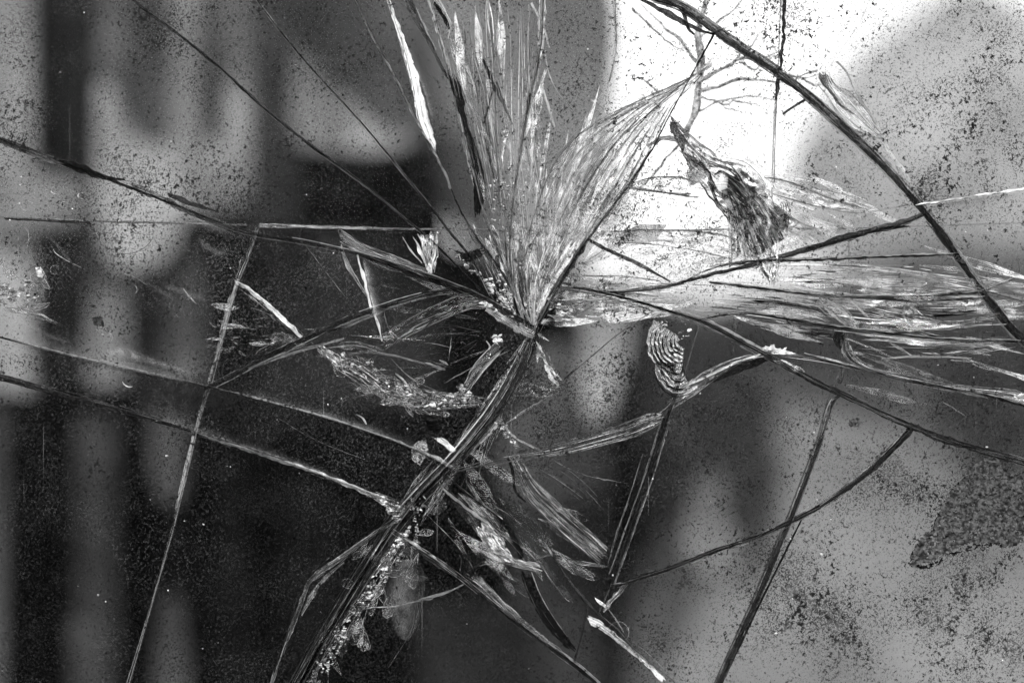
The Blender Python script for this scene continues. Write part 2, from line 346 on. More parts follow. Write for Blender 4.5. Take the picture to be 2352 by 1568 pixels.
def background():
    wall = slab('shade_wall', F(-900,-80, 1010,-80, 1010,150, 1040,560, 1300,620, 1340,700, 1460,720, 1500,1000, 1480,1700, -900,1700), 5, .88,
                'dark out of focus wall, coloured near black for the deep shade behind the left half', 'wall')  # deep shade seen through the board gaps is put into this colour
    low = slab('plaster_wall', F(1300,640, 1620,700, 1900,640, 2100,560, 3200,560, 3200,1700, 1300,1700), 104, 1.0,
               'broad out of focus grey wall behind the lower right of the pane', 'wall', mat='plaster')
    slab('rendered_panel', F(1440,1700, 1450,1240, 1520,1180, 1600,1080, 1680,980, 1760,930, 1900,940, 2100,1000, 2400,1100, 3000,1150, 3000,1700), 150, .82,
         'pale grey out of focus panel behind the lower right corner', 'panel', mat='plaster', sm=2)
    slab('rendered_panel', F(1900,210, 2010,110, 2120,20, 2210,-60, 2330,-20, 2460,90, 2900,160, 2900,640, 1990,640, 1880,600, 1850,420), 184, 2.4,
         'pale blurred panel under the white sky at the upper right edge', 'panel', mat='plaster', sm=2)
    slab('rendered_panel', F(1800,330, 1900,150, 2020,60, 2130,-40, 2240,-30, 2440,130, 2900,100, 2900,620, 1990,640, 1800,600, 1780,430), 228, 4.5,
         'palest blurred panel, added to soften the sky glow round the grey one at upper right', 'panel', mat='plaster', sm=2)  # panel added so that the sky glow fades softly into the grey one
    slab('rendered_panel', F(1840,300, 1960,260, 2080,400, 2100,560, 1900,600, 1780,560), 172, 2.0,
         'small light grey blurred panel just below the long dark crack at upper right', 'panel', mat='plaster', sm=2)
    slab('cloth_drape', F(990,-80, 1420,-80, 1430,120, 1400,330, 1460,470, 1360,560, 1340,650, 1180,640, 1060,560, 1010,420), 128, .74,
         'mid grey blurred drape hanging behind the upright bright cracks at top centre', 'drape', mat='plaster', sm=2)
    L = [(rect(-260,72,-80,900), 150, 0.60, 'light blurred board at the far left, upper half, cut by the frame'),
         (rect(-260,12,900,1700,-15), 95, 0.62, 'dim grey blurred board at the far left, lower half'),
         (rect(88,205,-80,560), 38, 0.66, 'darkest blurred board at upper left, beside the light outermost one'),
         (rect(228,392,-80,330), 100, 0.64, 'wide mid grey blurred board at upper left'),
         (rect(395,452,-80,480), 142, 0.60, 'narrow light blurred board right of the wide grey one at the top'),
         (rect(456,508,-80,300), 85, 0.66, 'dim narrow blurred board between two light ones at the top'),
         (rect(512,572,-80,470), 148, 0.60, 'lighter of the two narrow blurred boards near the first long crack'),
         (rect(576,668,-80,520), 78, 0.67, 'dim blurred board right of the narrow light ones at the top'),
         (rect(672,985,-80,330), 86, .60, 'broad dim blurred board left of the fan of upright cracks'),
         (rect(100,190,560,860), 58, 0.66, 'dark blurred board behind the smeared glass at mid left'),
         (rect(205,292,540,880), 138, 0.62, 'mid grey blurred board under the round bright stain'),
         (rect(300,392,600,880), 68, 0.66, 'dim blurred board behind the smeared glass, left of the steep thin crack'),
         (rect(396,470,560,880,-8), 98, 0.63, 'grey blurred board touching the steep thin crack at mid left'),
         (rect(178,262,960,1700,6), 72, 0.60, 'dim grey blurred board standing alone in the dark lower left'),
         (rect(388,440,1060,1700,-10), 16, 0.62, 'nearly black blurred board just right of the steep thin crack, lower left'),
         (rect(500,575,1060,1700), 15, 0.62, 'nearly black blurred board in the middle of the dark lower left'),
         (rect(640,770,1100,1700), 20, 0.64, 'nearly black broad blurred board left of the bottom forked crack'),
         (rect(960,1180,1380,1700), 42, 0.65, 'dark grey broad blurred board at the bottom centre'),
         (rect(1180,1390,1200,1700), 55, 0.68, 'dark grey blurred board right of centre at the bottom')]
    L.append((rect(600,1010,540,930), 44, .66, 'widest very dim blurred board, left of the meeting point of the cracks'))
    for pts, tone, d, lab in L: slab('fence_board', pts, tone, d, lab, 'board', G1)
    B = [(F(222,180, 262,200, 300,320, 392,340, 400,240, 452,240, 465,330, 512,330, 520,200, 570,210, 580,380, 560,470, 470,500, 420,490, 392,590, 330,620, 222,600), 160, .55, 'large light blurred patch of cloth above the left crack'),
         (F(672,120, 730,130, 740,200, 800,215, 860,300, 960,320, 900,350, 720,345, 672,330), 150, .57, 'small light blurred scrap of cloth between the two long thin cracks'),
         (F(1325,690, 1440,680, 1450,790, 1420,900, 1375,1000, 1330,900, 1345,790), 205, .57, 'light blurred scrap of cloth right of the point where the cracks meet'),
         (F(1230,800, 1340,770, 1390,1000, 1360,1160, 1180,1180, 1120,1050), 84, .58, 'dim blurred scrap of cloth below the meeting point of the cracks'),
         (F(365,1380, 415,1350, 440,1700, 350,1700), 95, .57, 'small light blurred rag at the bottom edge, right of the thin crack'),
         (F(165,1420, 245,1440, 260,1700, 160,1700), 85, .57, 'dim blurred rag at the bottom edge, in the dark lower left'),
         (F(345,900, 425,900, 430,1080, 400,1180, 345,1100), 84, .56, 'grey blurred rag below the two long left cracks'),
         (F(1595,1110, 1640,1060, 1660,1100, 1670,1200, 1720,1280, 1640,1320, 1560,1290), 142, .56, 'light blurred rag between the dark bushes at lower right'),
         (F(-80,400, 225,400, 235,480, 180,520, -80,520), 142, .57, 'light blurred strip of cloth at the left edge, above the thin level line')]
    for pts, tone, d, lab in B: slab('cloth_scrap', pts, tone, d, lab, 'cloth', 'blurred scraps of cloth behind the pane', th=.006, sm=2)
    slab('fence_post', rect(1398,1478,770,1330), 6, .72, 'dark blurred upright post right of centre, left of the double upright crack', 'post', sm=1)
    # dark bushes standing in front of the grey wall
    def bush(cx, cy, rx, ry, n, d, lab, seed, taper=.6):
        d *= DEEP; rnd = random.Random(seed); c = W(cx, cy, d); bm = bmesh.new(); k = U*(DIST+d)/DIST
        for i in range(n):
            t = rnd.uniform(-1, 1); w = math.sqrt(max(0, 1-t*t)) * (1 - taper*max(0, t))
            p = Vector((rnd.gauss(0, .42)*rx*k*w*1.2, rnd.uniform(-.04, .04), -t*ry*k))
            s = rnd.uniform(.007, .016); q = Matrix.Rotation(rnd.uniform(0, 6.28), 3, 'Y') @ Matrix.Rotation(rnd.uniform(-1, 1), 3, 'X')
            vs = [bm.verts.new(p + q @ Vector(v)*s) for v in ((-1,0,0),(-.2,.1,.45),(1,0,0),(-.2,-.1,-.45))]
            bm.faces.new(vs)
        o = link('bush', bm, M['leaf']); o.location = c; tag(o, lab, 'bush', 'dark blurred bushes behind the lower right of the pane')
    bush(1435, 1010, 60, 330, 2600, .76, 'tall thin dark blurred bush left of the double upright crack', 1, .2)
    bush(1600, 1010, 70, 190, 1100, .78, 'dark blurred bush right of the double upright crack', 2)
    bush(1700, 1040, 60, 180, 900, .78, 'dark blurred bush second to the right of the double upright crack', 3)
    bush(1560, 870, 130, 80, 800, .79, 'low dark blurred bush under the right hand fan of cracks', 4)
    bush(2020, 775, 360, 55, 3200, .80, 'long low dark blurred bush behind the streaked glass at right', 5, 0)
    bush(2290, 930, 130, 110, 700, .79, 'dark blurred bush at the right edge below the streaked glass', 6, .3)
    # bare branches close behind the glass, against the sky
    def tree():
        root = bpy.data.objects.new('bare_tree', None); col.objects.link(root); root.location = W(1610, 420, .03)
        tag(root, 'bare forked branch with twigs, faint against the white sky at upper right', 'branch')
        limbs = [('trunk', smooth(F(1640,-40, 1600,60, 1612,150, 1600,260, 1560,330))), None]
        tw = [F(1600,190, 1640,165, 1680,150, 1720,130, 1790,165, 1850,180, 1900,165), F(1605,210, 1660,195, 1700,180, 1760,185, 1830,195),
              F(1560,200, 1500,230, 1440,250, 1380,290, 1340,310), F(1610,150, 1580,120, 1560,90, 1530,60, 1470,10),
              F(1600,220, 1650,240, 1690,250, 1710,262), F(1600,90, 1640,60, 1690,20, 1720,-20), F(1680,150, 1700,120, 1740,90, 1760,70),
              F(1560,330, 1500,400, 1450,450), F(1450,20, 1480,50, 1530,90, 1570,120), F(1740,150, 1760,130, 1790,120), F(1700,140, 1730,160, 1760,150), F(1660,240, 1700,230, 1740,240), F(1400,280, 1380,240, 1350,220), F(1520,225, 1490,190, 1450,170), F(1830,172, 1860,190, 1900,200), F(1590,260, 1660,230, 1720,215, 1780,230)]
        def tube(name, pts, r0, r1, d, parent):
            pts = resample(smooth(pts, 1), 16); bm = bmesh.new(); rings = []
            for i, (x, y) in enumerate(pts):
                t = i/(len(pts)-1); x += 7*n1(i*.5, d*900+x*.002); y += 7*n1(i*.5, d*700+3)
                r = (r0*(1-t)+r1*t)*U*(.8+.5*n1(i*.8, 5)); c = W(x, y, d + .003*n1(t*3, x*.01))
                a = pts[max(0, i-1)]; b = pts[min(len(pts)-1, i+1)]; tx, tz = b[0]-a[0], -(b[1]-a[1]); L = math.hypot(tx, tz) or 1
                nx, nz = -tz/L, tx/L
                rings.append([bm.verts.new(c + Vector((nx*math.cos(q)*r, math.sin(q)*r, nz*math.cos(q)*r))) for q in [k*math.pi/3 for k in range(6)]])
            for A, B in zip(rings, rings[1:]):
                for k in range(6): bm.faces.new((A[k], A[(k+1)%6], B[(k+1)%6], B[k]))
            bmesh.ops.recalc_face_normals(bm, faces=bm.faces)
            o = link(name, bm, M['bark'], parent, True); return o
        bpy.context.view_layer.update()
        tube('trunk', limbs[0][1], 9, 12, .034, root)
        for i, p in enumerate(tw): tube('branch', p, 7 if i < 4 else 4, 2, .032 + .002*(i % 4), root)
    tree()
    # ground far below, so that light bounces as outdoors
    bm = bmesh.new(); s = 60
    bm.faces.new([bm.verts.new(v) for v in ((-s,-s,0),(s,-s,0),(s,s,0),(-s,s,0))])
    g = link('ground', bm, plain('trodden_earth', .06)); g.location = (0, 0, -1.1); g['kind'] = 'structure'
background()

# ------------------------------------------------------------------ the cracks of the front pane
PX0, PX1, PY0, PY1 = -260, 2612, -220, 1788      # the pane runs past the frame
CR = {
 'a1': F(60,-240, 300,0, 400,70, 500,150, 590,235, 700,325, 800,395, 870,450, 930,500, 1000,560, 1090,650, 1125,700),
 'a2': F(430,-240, 590,0, 650,80, 740,185, 830,280, 900,365, 990,475, 1030,530, 1090,600, 1140,705),
 'a3': F(730,-240, 815,0) + c01(210,220, 300,400, 420,610, 530,830, 610,980, 690,1110, 760,1290, 880,1560) + F(1175,650, 1190,740),
 'a5': F(935,-240) + c01(600,0, 680,250, 740,480, 780,640, 800,780, 850,980, 900,1170, 960,1420, 1020,1560) + F(1170,640, 1205,745),
 'a6': F(1110,-240) + c01(1010,0, 1040,250, 1060,500, 1070,900, 1075,1100, 1090,1300, 1120,1560) + F(1165,600, 1185,670, 1218,755),
 'a7': F(1245,-240) + c01(1385,0, 1380,250, 1350,450, 1310,620, 1260,850, 1220,1100, 1190,1300, 1170,1500) + F(1168,560, 1180,690),
 'a8': F(1412,-240) + c01(1880,0, 1890,300, 1870,430, 1830,590, 1720,750, 1610,910, 1500,1050, 1400,1240, 1300,1550) + F(1200,580, 1160,690),
 'a10': F(1230,-240, 1480,-10) + c02(0,30, 220,200, 500,380, 700,520, 880,660, 1060,830, 1230,980, 1420,1160, 1560,1320, 1700,1480) + c12(1880,190, 2060,440, 2160,590) + F(2352,790, 2640,1000),
 'a11': F(1648,60, 1640,78, 1590,170, 1540,260, 1500,340, 1440,430, 1350,550, 1310,610, 1270,680, 1240,740, 1225,775, 1215,810, 1150,930, 1080,1020, 1020,1080, 960,1140, 915,1190, 870,1260, 800,1370, 740,1470, 690,1568, 590,1810),
 'a12': F(-280,230, 0,320, 100,360, 220,400, 350,450, 460,495, 560,535, 700,555, 850,590, 960,625, 1040,655, 1100,680, 1200,735, 1236,762),
 'a13': F(-280,700, 0,775, 150,815, 300,850, 420,875, 480,890, 600,920, 750,960, 900,1010, 980,1045, 1040,1082),
 'a14': F(-280,790, 0,865, 150,905, 300,945, 440,990, 560,1030, 700,1075, 820,1120, 900,1150, 960,1172),
 'a16': F(470,894, 540,860, 600,825, 700,780, 780,740, 860,710, 960,680, 1040,664, 1085,668, 1100,672),
 'a17': F(1225,782, 1262,700, 1300,660, 1400,672, 1500,665, 1600,640, 1700,615, 1800,590, 1850,575, 1950,545, 2080,510, 2140,484),
 'a17b': F(2100,472, 2200,455, 2352,435, 2640,400),
 'a18': F(1340,662, 1440,685, 1540,715, 1620,740, 1700,785, 1760,815, 1850,865, 1950,915, 2090,980, 2200,1020, 2352,1060, 2640,1150),
 'a19': c12(0,400, 200,290, 500,240, 900,240, 1400,215, 1900,200),
 'a19b': F(1455,705) + c12(200,390, 700,450, 1000,490, 1600,500, 2060,460, 2100,440) + F(2330,640),
 'a19c': F(1590,735) + c12(450,590, 1000,690, 1400,740, 1900,790, 2300,790) + F(2380,790),
 'a19d': F(1730,815) + c12(850,880, 1060,940, 1250,990, 1500,1050, 1800,1110, 2100,1160, 2352,1240) + F(2640,980),
 'a20': F(1775,822, 1700,830, 1640,860, 1560,900, 1540,940, 1480,975, 1350,1010, 1240,1045, 1150,1055, 1040,1085, 1005,1090),
 'a21': F(1610,735, 1590,800, 1560,900, 1530,960, 1500,1060, 1470,1150, 1430,1260, 1405,1340, 1384,1388, 1366,1428),
 'a22': F(2100,975, 2030,1050, 1960,1110, 1880,1165, 1830,1190, 1750,1230, 1650,1260, 1550,1300, 1440,1335, 1395,1350),
 'a24': F(880,1203) + c21(420,570, 700,750, 870,880, 1000,990, 1300,1230, 1600,1440, 1750,1568) + F(1640,1810),
 'a25': F(1010,1085) + c21(740,160, 900,300, 1060,500, 1200,600, 1330,720, 1450,690, 1560,870, 1700,1040, 1800,1120, 1900,1200, 2000,1320, 2150,1450, 2300,1568) + F(1800,1810),
 'a29': F(1352,1388) + c21(1690,1060, 1680,1120, 1640,1290, 1595,1460),
 'a30': F(930,1178) + c20(2352,700, 2120,850, 2070,1000, 1980,1230, 1860,1568) + F(560,1810),
 'a23': F(1935,905, 1910,920, 1885,1010, 1850,1100, 1820,1180, 1790,1250, 1740,1370, 1690,1480, 1650,1568, 1560,1810),
 'a33': F(1195,780) + c11(1340,840, 1400,900, 1450,1000, 1500,1080, 1900,740, 2100,610) + F(1530,693),
}
REAR = {
 'r15': F(640,300, 590,515, 560,600, 540,650, 520,720, 500,800, 480,880, 465,920, 445,990, 420,1100, 390,1220, 350,1360, 310,1500, 290,1568, 220,1810),
 'r31': F(-280,488, 0,495, 100,500, 360,508, 590,515, 900,522, 1200,526, 1380,530, 1700,524, 2000,520, 2640,500),
 'r32': F(1802,-240, 1800,0, 1795,140, 1785,260, 1780,400, 1778,540),
 'r34': F(1960,505, 1958,700, 1935,860, 1910,920, 1885,1010, 1850,1100, 1820,1180, 1790,1250, 1740,1370, 1690,1480, 1650,1568, 1560,1810),
}

def faces_of(lines, snap=1.2):
    """planar subdivision: returns the polygons bounded by the polylines"""
    segs = []
    for p in lines: segs += list(zip(p, p[1:]))
    cuts = [[0.0, 1.0] for _ in segs]
    for i in range(len(segs)):
        (ax, ay), (bx, by) = segs[i]
        for j in range(i+1, len(segs)):
            (cx, cy), (dx, dy) = segs[j]
            if max(ax, bx) < min(cx, dx)-1 or max(cx, dx) < min(ax, bx)-1 or max(ay, by) < min(cy, dy)-1 or max(cy, dy) < min(ay, by)-1: continue
            r, s = (bx-ax, by-ay), (dx-cx, dy-cy); den = r[0]*s[1]-r[1]*s[0]
            if abs(den) < 1e-9: continue
            t = ((cx-ax)*s[1]-(cy-ay)*s[0])/den; u = ((cx-ax)*r[1]-(cy-ay)*r[0])/den
            if -1e-6 <= t <= 1+1e-6 and -1e-6 <= u <= 1+1e-6: cuts[i].append(t); cuts[j].append(u)
    verts = []; 
    def vid(p):
        for k, v in enumerate(verts):
            if abs(v[0]-p[0]) < snap and abs(v[1]-p[1]) < snap: return k
        verts.append(p); return len(verts)-1
    adj = {}
    for (a, b), cs in zip(segs, cuts):
        cs = sorted(min(1, max(0, c)) for c in cs); ids = [vid((a[0]+(b[0]-a[0])*t, a[1]+(b[1]-a[1])*t)) for t in cs]
        for u, v in zip(ids, ids[1:]):
            if u != v: adj.setdefault(u, set()).add(v); adj.setdefault(v, set()).add(u)
    again = True
    while again:
        again = False
        for v in list(adj):
            if len(adj[v]) == 1:
                w = adj[v].pop(); adj[w].discard(v); del adj[v]; again = True
            elif len(adj[v]) == 0: del adj[v]
    order = {v: sorted(ns, key=lambda w: math.atan2(verts[w][1]-verts[v][1], verts[w][0]-verts[v][0])) for v, ns in adj.items()}
    seen = set(); out = []
    for u in adj:
        for v in adj[u]:
            if (u, v) in seen: continue
            face = []; a, b = u, v
            while (a, b) not in seen:
                seen.add((a, b)); face.append(a); o = order[b]; a, b = b, o[(o.index(a)-1) % len(o)]
            P = [verts[k] for k in face]
            ar = sum(P[i][0]*P[(i+1) % len(P)][1]-P[(i+1) % len(P)][0]*P[i][1] for i in range(len(P)))/2
            if ar > 60: out.append(P)
    return out
def inside(p, poly):
    x, y = p; c = False; j = len(poly)-1
    for i in range(len(poly)):
        if (poly[i][1] > y) != (poly[j][1] > y) and x < (poly[j][0]-poly[i][0])*(y-poly[i][1])/(poly[j][1]-poly[i][1])+poly[i][0]: c = not c
        j = i
    return c
def area(P): return abs(sum(P[i][0]*P[(i+1) % len(P)][1]-P[(i+1) % len(P)][0]*P[i][1] for i in range(len(P)))/2)
def interior_point(P):
    best = None; bd = -1
    xs = [p[0] for p in P]; ys = [p[1] for p in P]; rnd = random.Random(5)
    for _ in range(160):
        q = (rnd.uniform(min(xs), max(xs)), rnd.uniform(min(ys), max(ys)))
        if inside(q, P):
            d = min(math.dist(q, p) for p in P)
            if d > bd: bd = d; best = q
    return best or (sum(xs)/len(xs), sum(ys)/len(ys))
T = .006
def shard(P, y0, gap, label, group, haze, dirt, tilt, name='glass_shard', th=T):
    # drop near-duplicate points, shrink inwards by the gap
    Q = [P[0]]
    for p in P[1:]:
        if math.dist(p, Q[-1]) > 2.0: Q.append(p)
    if math.dist(Q[0], Q[-1]) < 2.0: Q.pop()
    n = len(Q)
    if n < 3: return None
    S = []
    for i in range(n):
        a, b, c = Q[i-1], Q[i], Q[(i+1) % n]
        e1 = (b[0]-a[0], b[1]-a[1]); e2 = (c[0]-b[0], c[1]-b[1]); l1 = math.hypot(*e1) or 1; l2 = math.hypot(*e2) or 1
        nx = -(e1[1]/l1+e2[1]/l2); ny = (e1[0]/l1+e2[0]/l2); L = math.hypot(nx, ny)
        if L < .2: S.append(b); continue
        S.append((b[0]+nx/L*gap, b[1]+ny/L*gap))
    ip = interior_point(P); c = W(*ip); c.y = y0
    bm = bmesh.new(); f, b2 = [], []
    for (x, y) in S:
        w = W(x, y) - c; w.y = 0
        f.append(bm.verts.new((w.x, -th/2, w.z))); b2.append(bm.verts.new((w.x, th/2, w.z)))
    ff = bm.faces.new(f); fb = bm.faces.new(b2[::-1]); fb.material_index = 1
    for i in range(n):
        j = (i+1) % n; q = bm.faces.new((f[i], b2[i], b2[j], f[j])); q.material_index = 2
    bmesh.ops.recalc_face_normals(bm, faces=bm.faces)
    bmesh.ops.triangulate(bm, faces=[ff, fb])
    o = link(name, bm, [M['glass'], M['back'], M['side']])
    o.location = c; o.rotation_euler = (R(tilt[0]), 0, R(tilt[1]))
    o['haze_amount'] = haze; o['dirt_amount'] = dirt
    tag(o, label, 'glass shard', group); return o

border = [(PX0, PY0), (PX1, PY0), (PX1, PY1), (PX0, PY1), (PX0, PY0)]
FRONT = [P for P in faces_of([border] + list(CR.values())) if area(P) > 60]
#LABELS
SEEDS = [
 (60,60,'large speckled glass shard filling the upper left corner above the left crack',.09,1.15),
 (420,40,'long speckled wedge of glass between the first two thin cracks from the upper left',.07,.8),
 (700,60,'tapering glass wedge left of the bright fat sliver near the top',.06,.8),
 (880,40,'glass wedge that carries the bright fat sliver along its edge',.06,.6),
 (990,30,'narrow glass wedge with a break coloured black like a dark reflection, left in the upright fan',.05,.6),
 (1090,100,'narrow glass wedge full of splinters in the middle of the upright fan',.05,.5),
 (1170,150,'smooth grey glass strip in the upright fan, left of the thickest bright crack',.05,.6),
 (1320,120,'speckled grey glass strip in the upright fan, right of the thickest bright crack',.07,.7),
 (1470,200,'glass shard crossed by the large feathered petal of frosted breaks',.16,.8),
 (1324,-157,'sliver of glass above the frame beside the long dark diagonal crack',.05,.6),
 (2100,100,'large pale dusty glass shard filling the upper right corner',.34,.9),
 (1620,400,'glass shard before the white sky with a ribbed shell chip in it',.30,1.0),
 (2260,560,'glass shard at the right edge below the thin white crack',.20,.7),
 (2604,684,'glass shard at the right edge where bright streaks run out of the frame',.10,.7),
 (2000,566,'thin light glass wedge tucked under the long dark diagonal crack at right',.08,.6),
 (2109,582,'thin light glass wedge tucked under the long dark diagonal crack at right',.08,.6),
 (1982,640,'streaked glass strip, upper one of the bundle running to the right edge',.10,.5),
 (1996,683,'streaked glass strip, middle one of the bundle running to the right edge',.10,.5),
 (2474,893,'streaked glass strip, lowest one of the bundle, with a dark hooked shell chip',.10,.6),
 (2250,715,'streaked glass strip, middle one of the bundle running to the right edge',.10,.5),
 (1790,620,'streaked glass strip, upper one of the bundle running to the right edge',.10,.5),
 (1790,690,'streaked glass strip, middle one of the bundle running to the right edge',.10,.5),
 (2000,850,'streaked glass strip, lowest one of the bundle, with a dark hooked shell chip',.10,.6),
 (2501,1038,'dark speckled glass wedge above the thick dark crack at the right edge',.08,.9),
 (2000,1400,'large grey glass shard with crusted grime filling the lower right corner',.12,1.2),
 (1965,997,'small clear triangular glass shard below the thick dark crack at right',.08,.6),
 (1724,1006,'grey glass shard bounded right by the straight steep crack, lower right of centre',.09,.8),
 (1642,800,'small four sided glass shard with a dark ribbed shell chip at its left corner',.07,.8),
 (1410,866,'glass shard right of the meeting point of the cracks, crossed by a blurred bright patch',.07,.9),
 (1329,755,'small glass shard touching the meeting point of the cracks on its right',.05,.6),
 (980,836,'dark glass shard enclosed by bright crumbled arcs left of the meeting point',.14,1.0),
 (-118,520,'smeared glass shard with a round stain at the left edge',.20,1.0),
 (-159,773,'long narrow dark glass strip between the two parallel cracks at left',.09,1.3),
 (101,1394,'very dark large glass shard filling the lower left corner',.045,.9),
 (604,1690,'narrow dark glass sliver with crumbled rim at the bottom, left of the main diagonal crack',.05,.8),
 (968,1781,'dark glass shard at the bottom with a pale tongue shaped chip',.045,.7),
 (1219,1364,'dark glass shard crossed by a curved black ribbon near the bottom',.05,.6),
 (1509,1673,'narrow dark glass piece at the bottom edge beside a bright white break',.05,.8),
 (1346,1162,'dark glass shard striped by a bright fibrous break below the centre',.06,.6),
 (1697,1722,'glass shard at the bottom right of centre, left of the straight steep crack',.09,.9),
 (1664,612,'tiny sliver of glass wedged between the two dark cracks below the ribbed chip',.08,.6),
 (1600,1420,'speckled grey glass shard at the bottom right of centre, left of the straight steep crack',.09,1.0),
]
#ENDLABELS
shards = []
rs = random.Random(11)
for P in sorted(FRONT, key=area, reverse=True):
    lab = None; hz, dt = .10, 1.0
    for (sx, sy, l, h_, d_) in SEEDS:
        if inside((sx, sy), P): lab, hz, dt = l, h_, d_; break
    ip = interior_point(P)
    big = area(P)
    if big < 1200: continue
    tl = (rs.uniform(-.25, .25), rs.uniform(-.25, .25)) if big > 20000 else (rs.uniform(-.8, .8), rs.uniform(-.8, .8))
    o = shard(P, 0, .7 if big > 1500 else .4, lab or 'UNLABELLED %d %d area %d' % (ip[0], ip[1], big), 'shards of the front pane', hz, dt, tl)
    if o: shards.append((P, o, ip, big))
rear = []
RSEEDS = [
 (1000,200,'rear glass pane piece above the thin level line, seen through the upright fan',.005,.05),
 (2285,132,'rear glass pane piece behind the white upper right corner',.005,.05),
 (2594,1139,'rear glass pane piece behind the lower right corner',.005,.05),
 (1072,1443,'rear glass pane piece behind the centre and the bottom middle',.005,.05),
 (-232,1129,'rear glass pane piece behind the lower left, ending at the steep thin crack',.005,.05)]
#ENDREAR
for P in faces_of([border] + list(REAR.values())):
    lab = None; hz, dt = .05, .3
    for (sx, sy, l, h_, d_) in RSEEDS:
        if inside((sx, sy), P): lab, hz, dt = l, h_, d_; break
    ip = interior_point(P)
    o = shard(P, .016, .8, lab or 'UNLABELLED rear %d %d' % ip, 'shards of the rear pane', hz, dt, (rs.uniform(-.3, .3), rs.uniform(-.3, .3)), 'glass_shard', .004)
    if o: rear.append((P, o, ip, area(P)))
bpy.context.view_layer.update()
import os
if os.environ.get('DUMP'):
    for P, o, ip, a in shards + rear: print('SHARD', int(ip[0]), int(ip[1]), int(a), o['label'][:40])

def owner(pt, pool=None):
    best = None; bd = 1e9
    for P, o, ip, a in (pool or shards):
        if inside(pt, P): return o
    for P, o, ip, a in (pool or shards):
        d = min(math.dist(pt, p) for p in P)
        if d < bd: bd = d; best = o
    return best

# ------------------------------------------------------------------ broken edges, splinters, chips
def rib(pts, ws, mat, Y=(-.0026, .0016), seed=0, parent=None, jag=.10, name='fracture_edge', sm=2, side=0, step=6):
    """slanted face of a crack: front lip on one side, rear lip on the other"""
    pts = smooth(pts, sm) if sm else pts
    L = sum(plen(pts)); n = max(4, int(L/step)); q = resample(pts, n)
    bm = bmesh.new(); uvl = bm.loops.layers.uv.new('UVMap'); rows = []; s = 0
    for i in range(n):
        a, b = q[max(0, i-1)], q[min(n-1, i+1)]; tx, ty = b[0]-a[0], b[1]-a[1]; l = math.hypot(tx, ty) or 1; nx, ny = -ty/l, tx/l
        w = lerpw(ws, i/(n-1)); s = L*i/(n-1)*U
        ja = n1(i*.33, seed+1)*jag*w*3 + n1(i*.07, seed+5)*w*.35; jb = n1(i*.41, seed+2)*jag*w*3 + n1(i*.09, seed+8)*w*.35
        row = []
        for k, v in enumerate((-.5, -.18, .2, .5)):
            o = v*w + side*w*.5 + (ja if k == 0 else jb if k == 3 else 0)
            y = Y[0] + (Y[1]-Y[0])*(v+.5) + (0 if k in (0, 3) else .0006*n1(i*.5, seed+k))
            row.append((bm.verts.new(W(q[i][0]+nx*o, q[i][1]+ny*o, Y=y)), (s, (v+.5)*w*U)))
        rows.append(row)
    for A, B in zip(rows, rows[1:]):
        for k in range(3):
            try: f = bm.faces.new((A[k][0], A[k+1][0], B[k+1][0], B[k][0]))
            except ValueError: continue
            for lp, uv in zip(f.loops, (A[k][1], A[k+1][1], B[k+1][1], B[k][1])): lp[uvl].uv = uv
    mid = q[n//2]
    return link(name, bm, M[mat], parent or owner(mid))
GLASSY = {'wisp': .11, 'pale': .30, 'grey': .10}
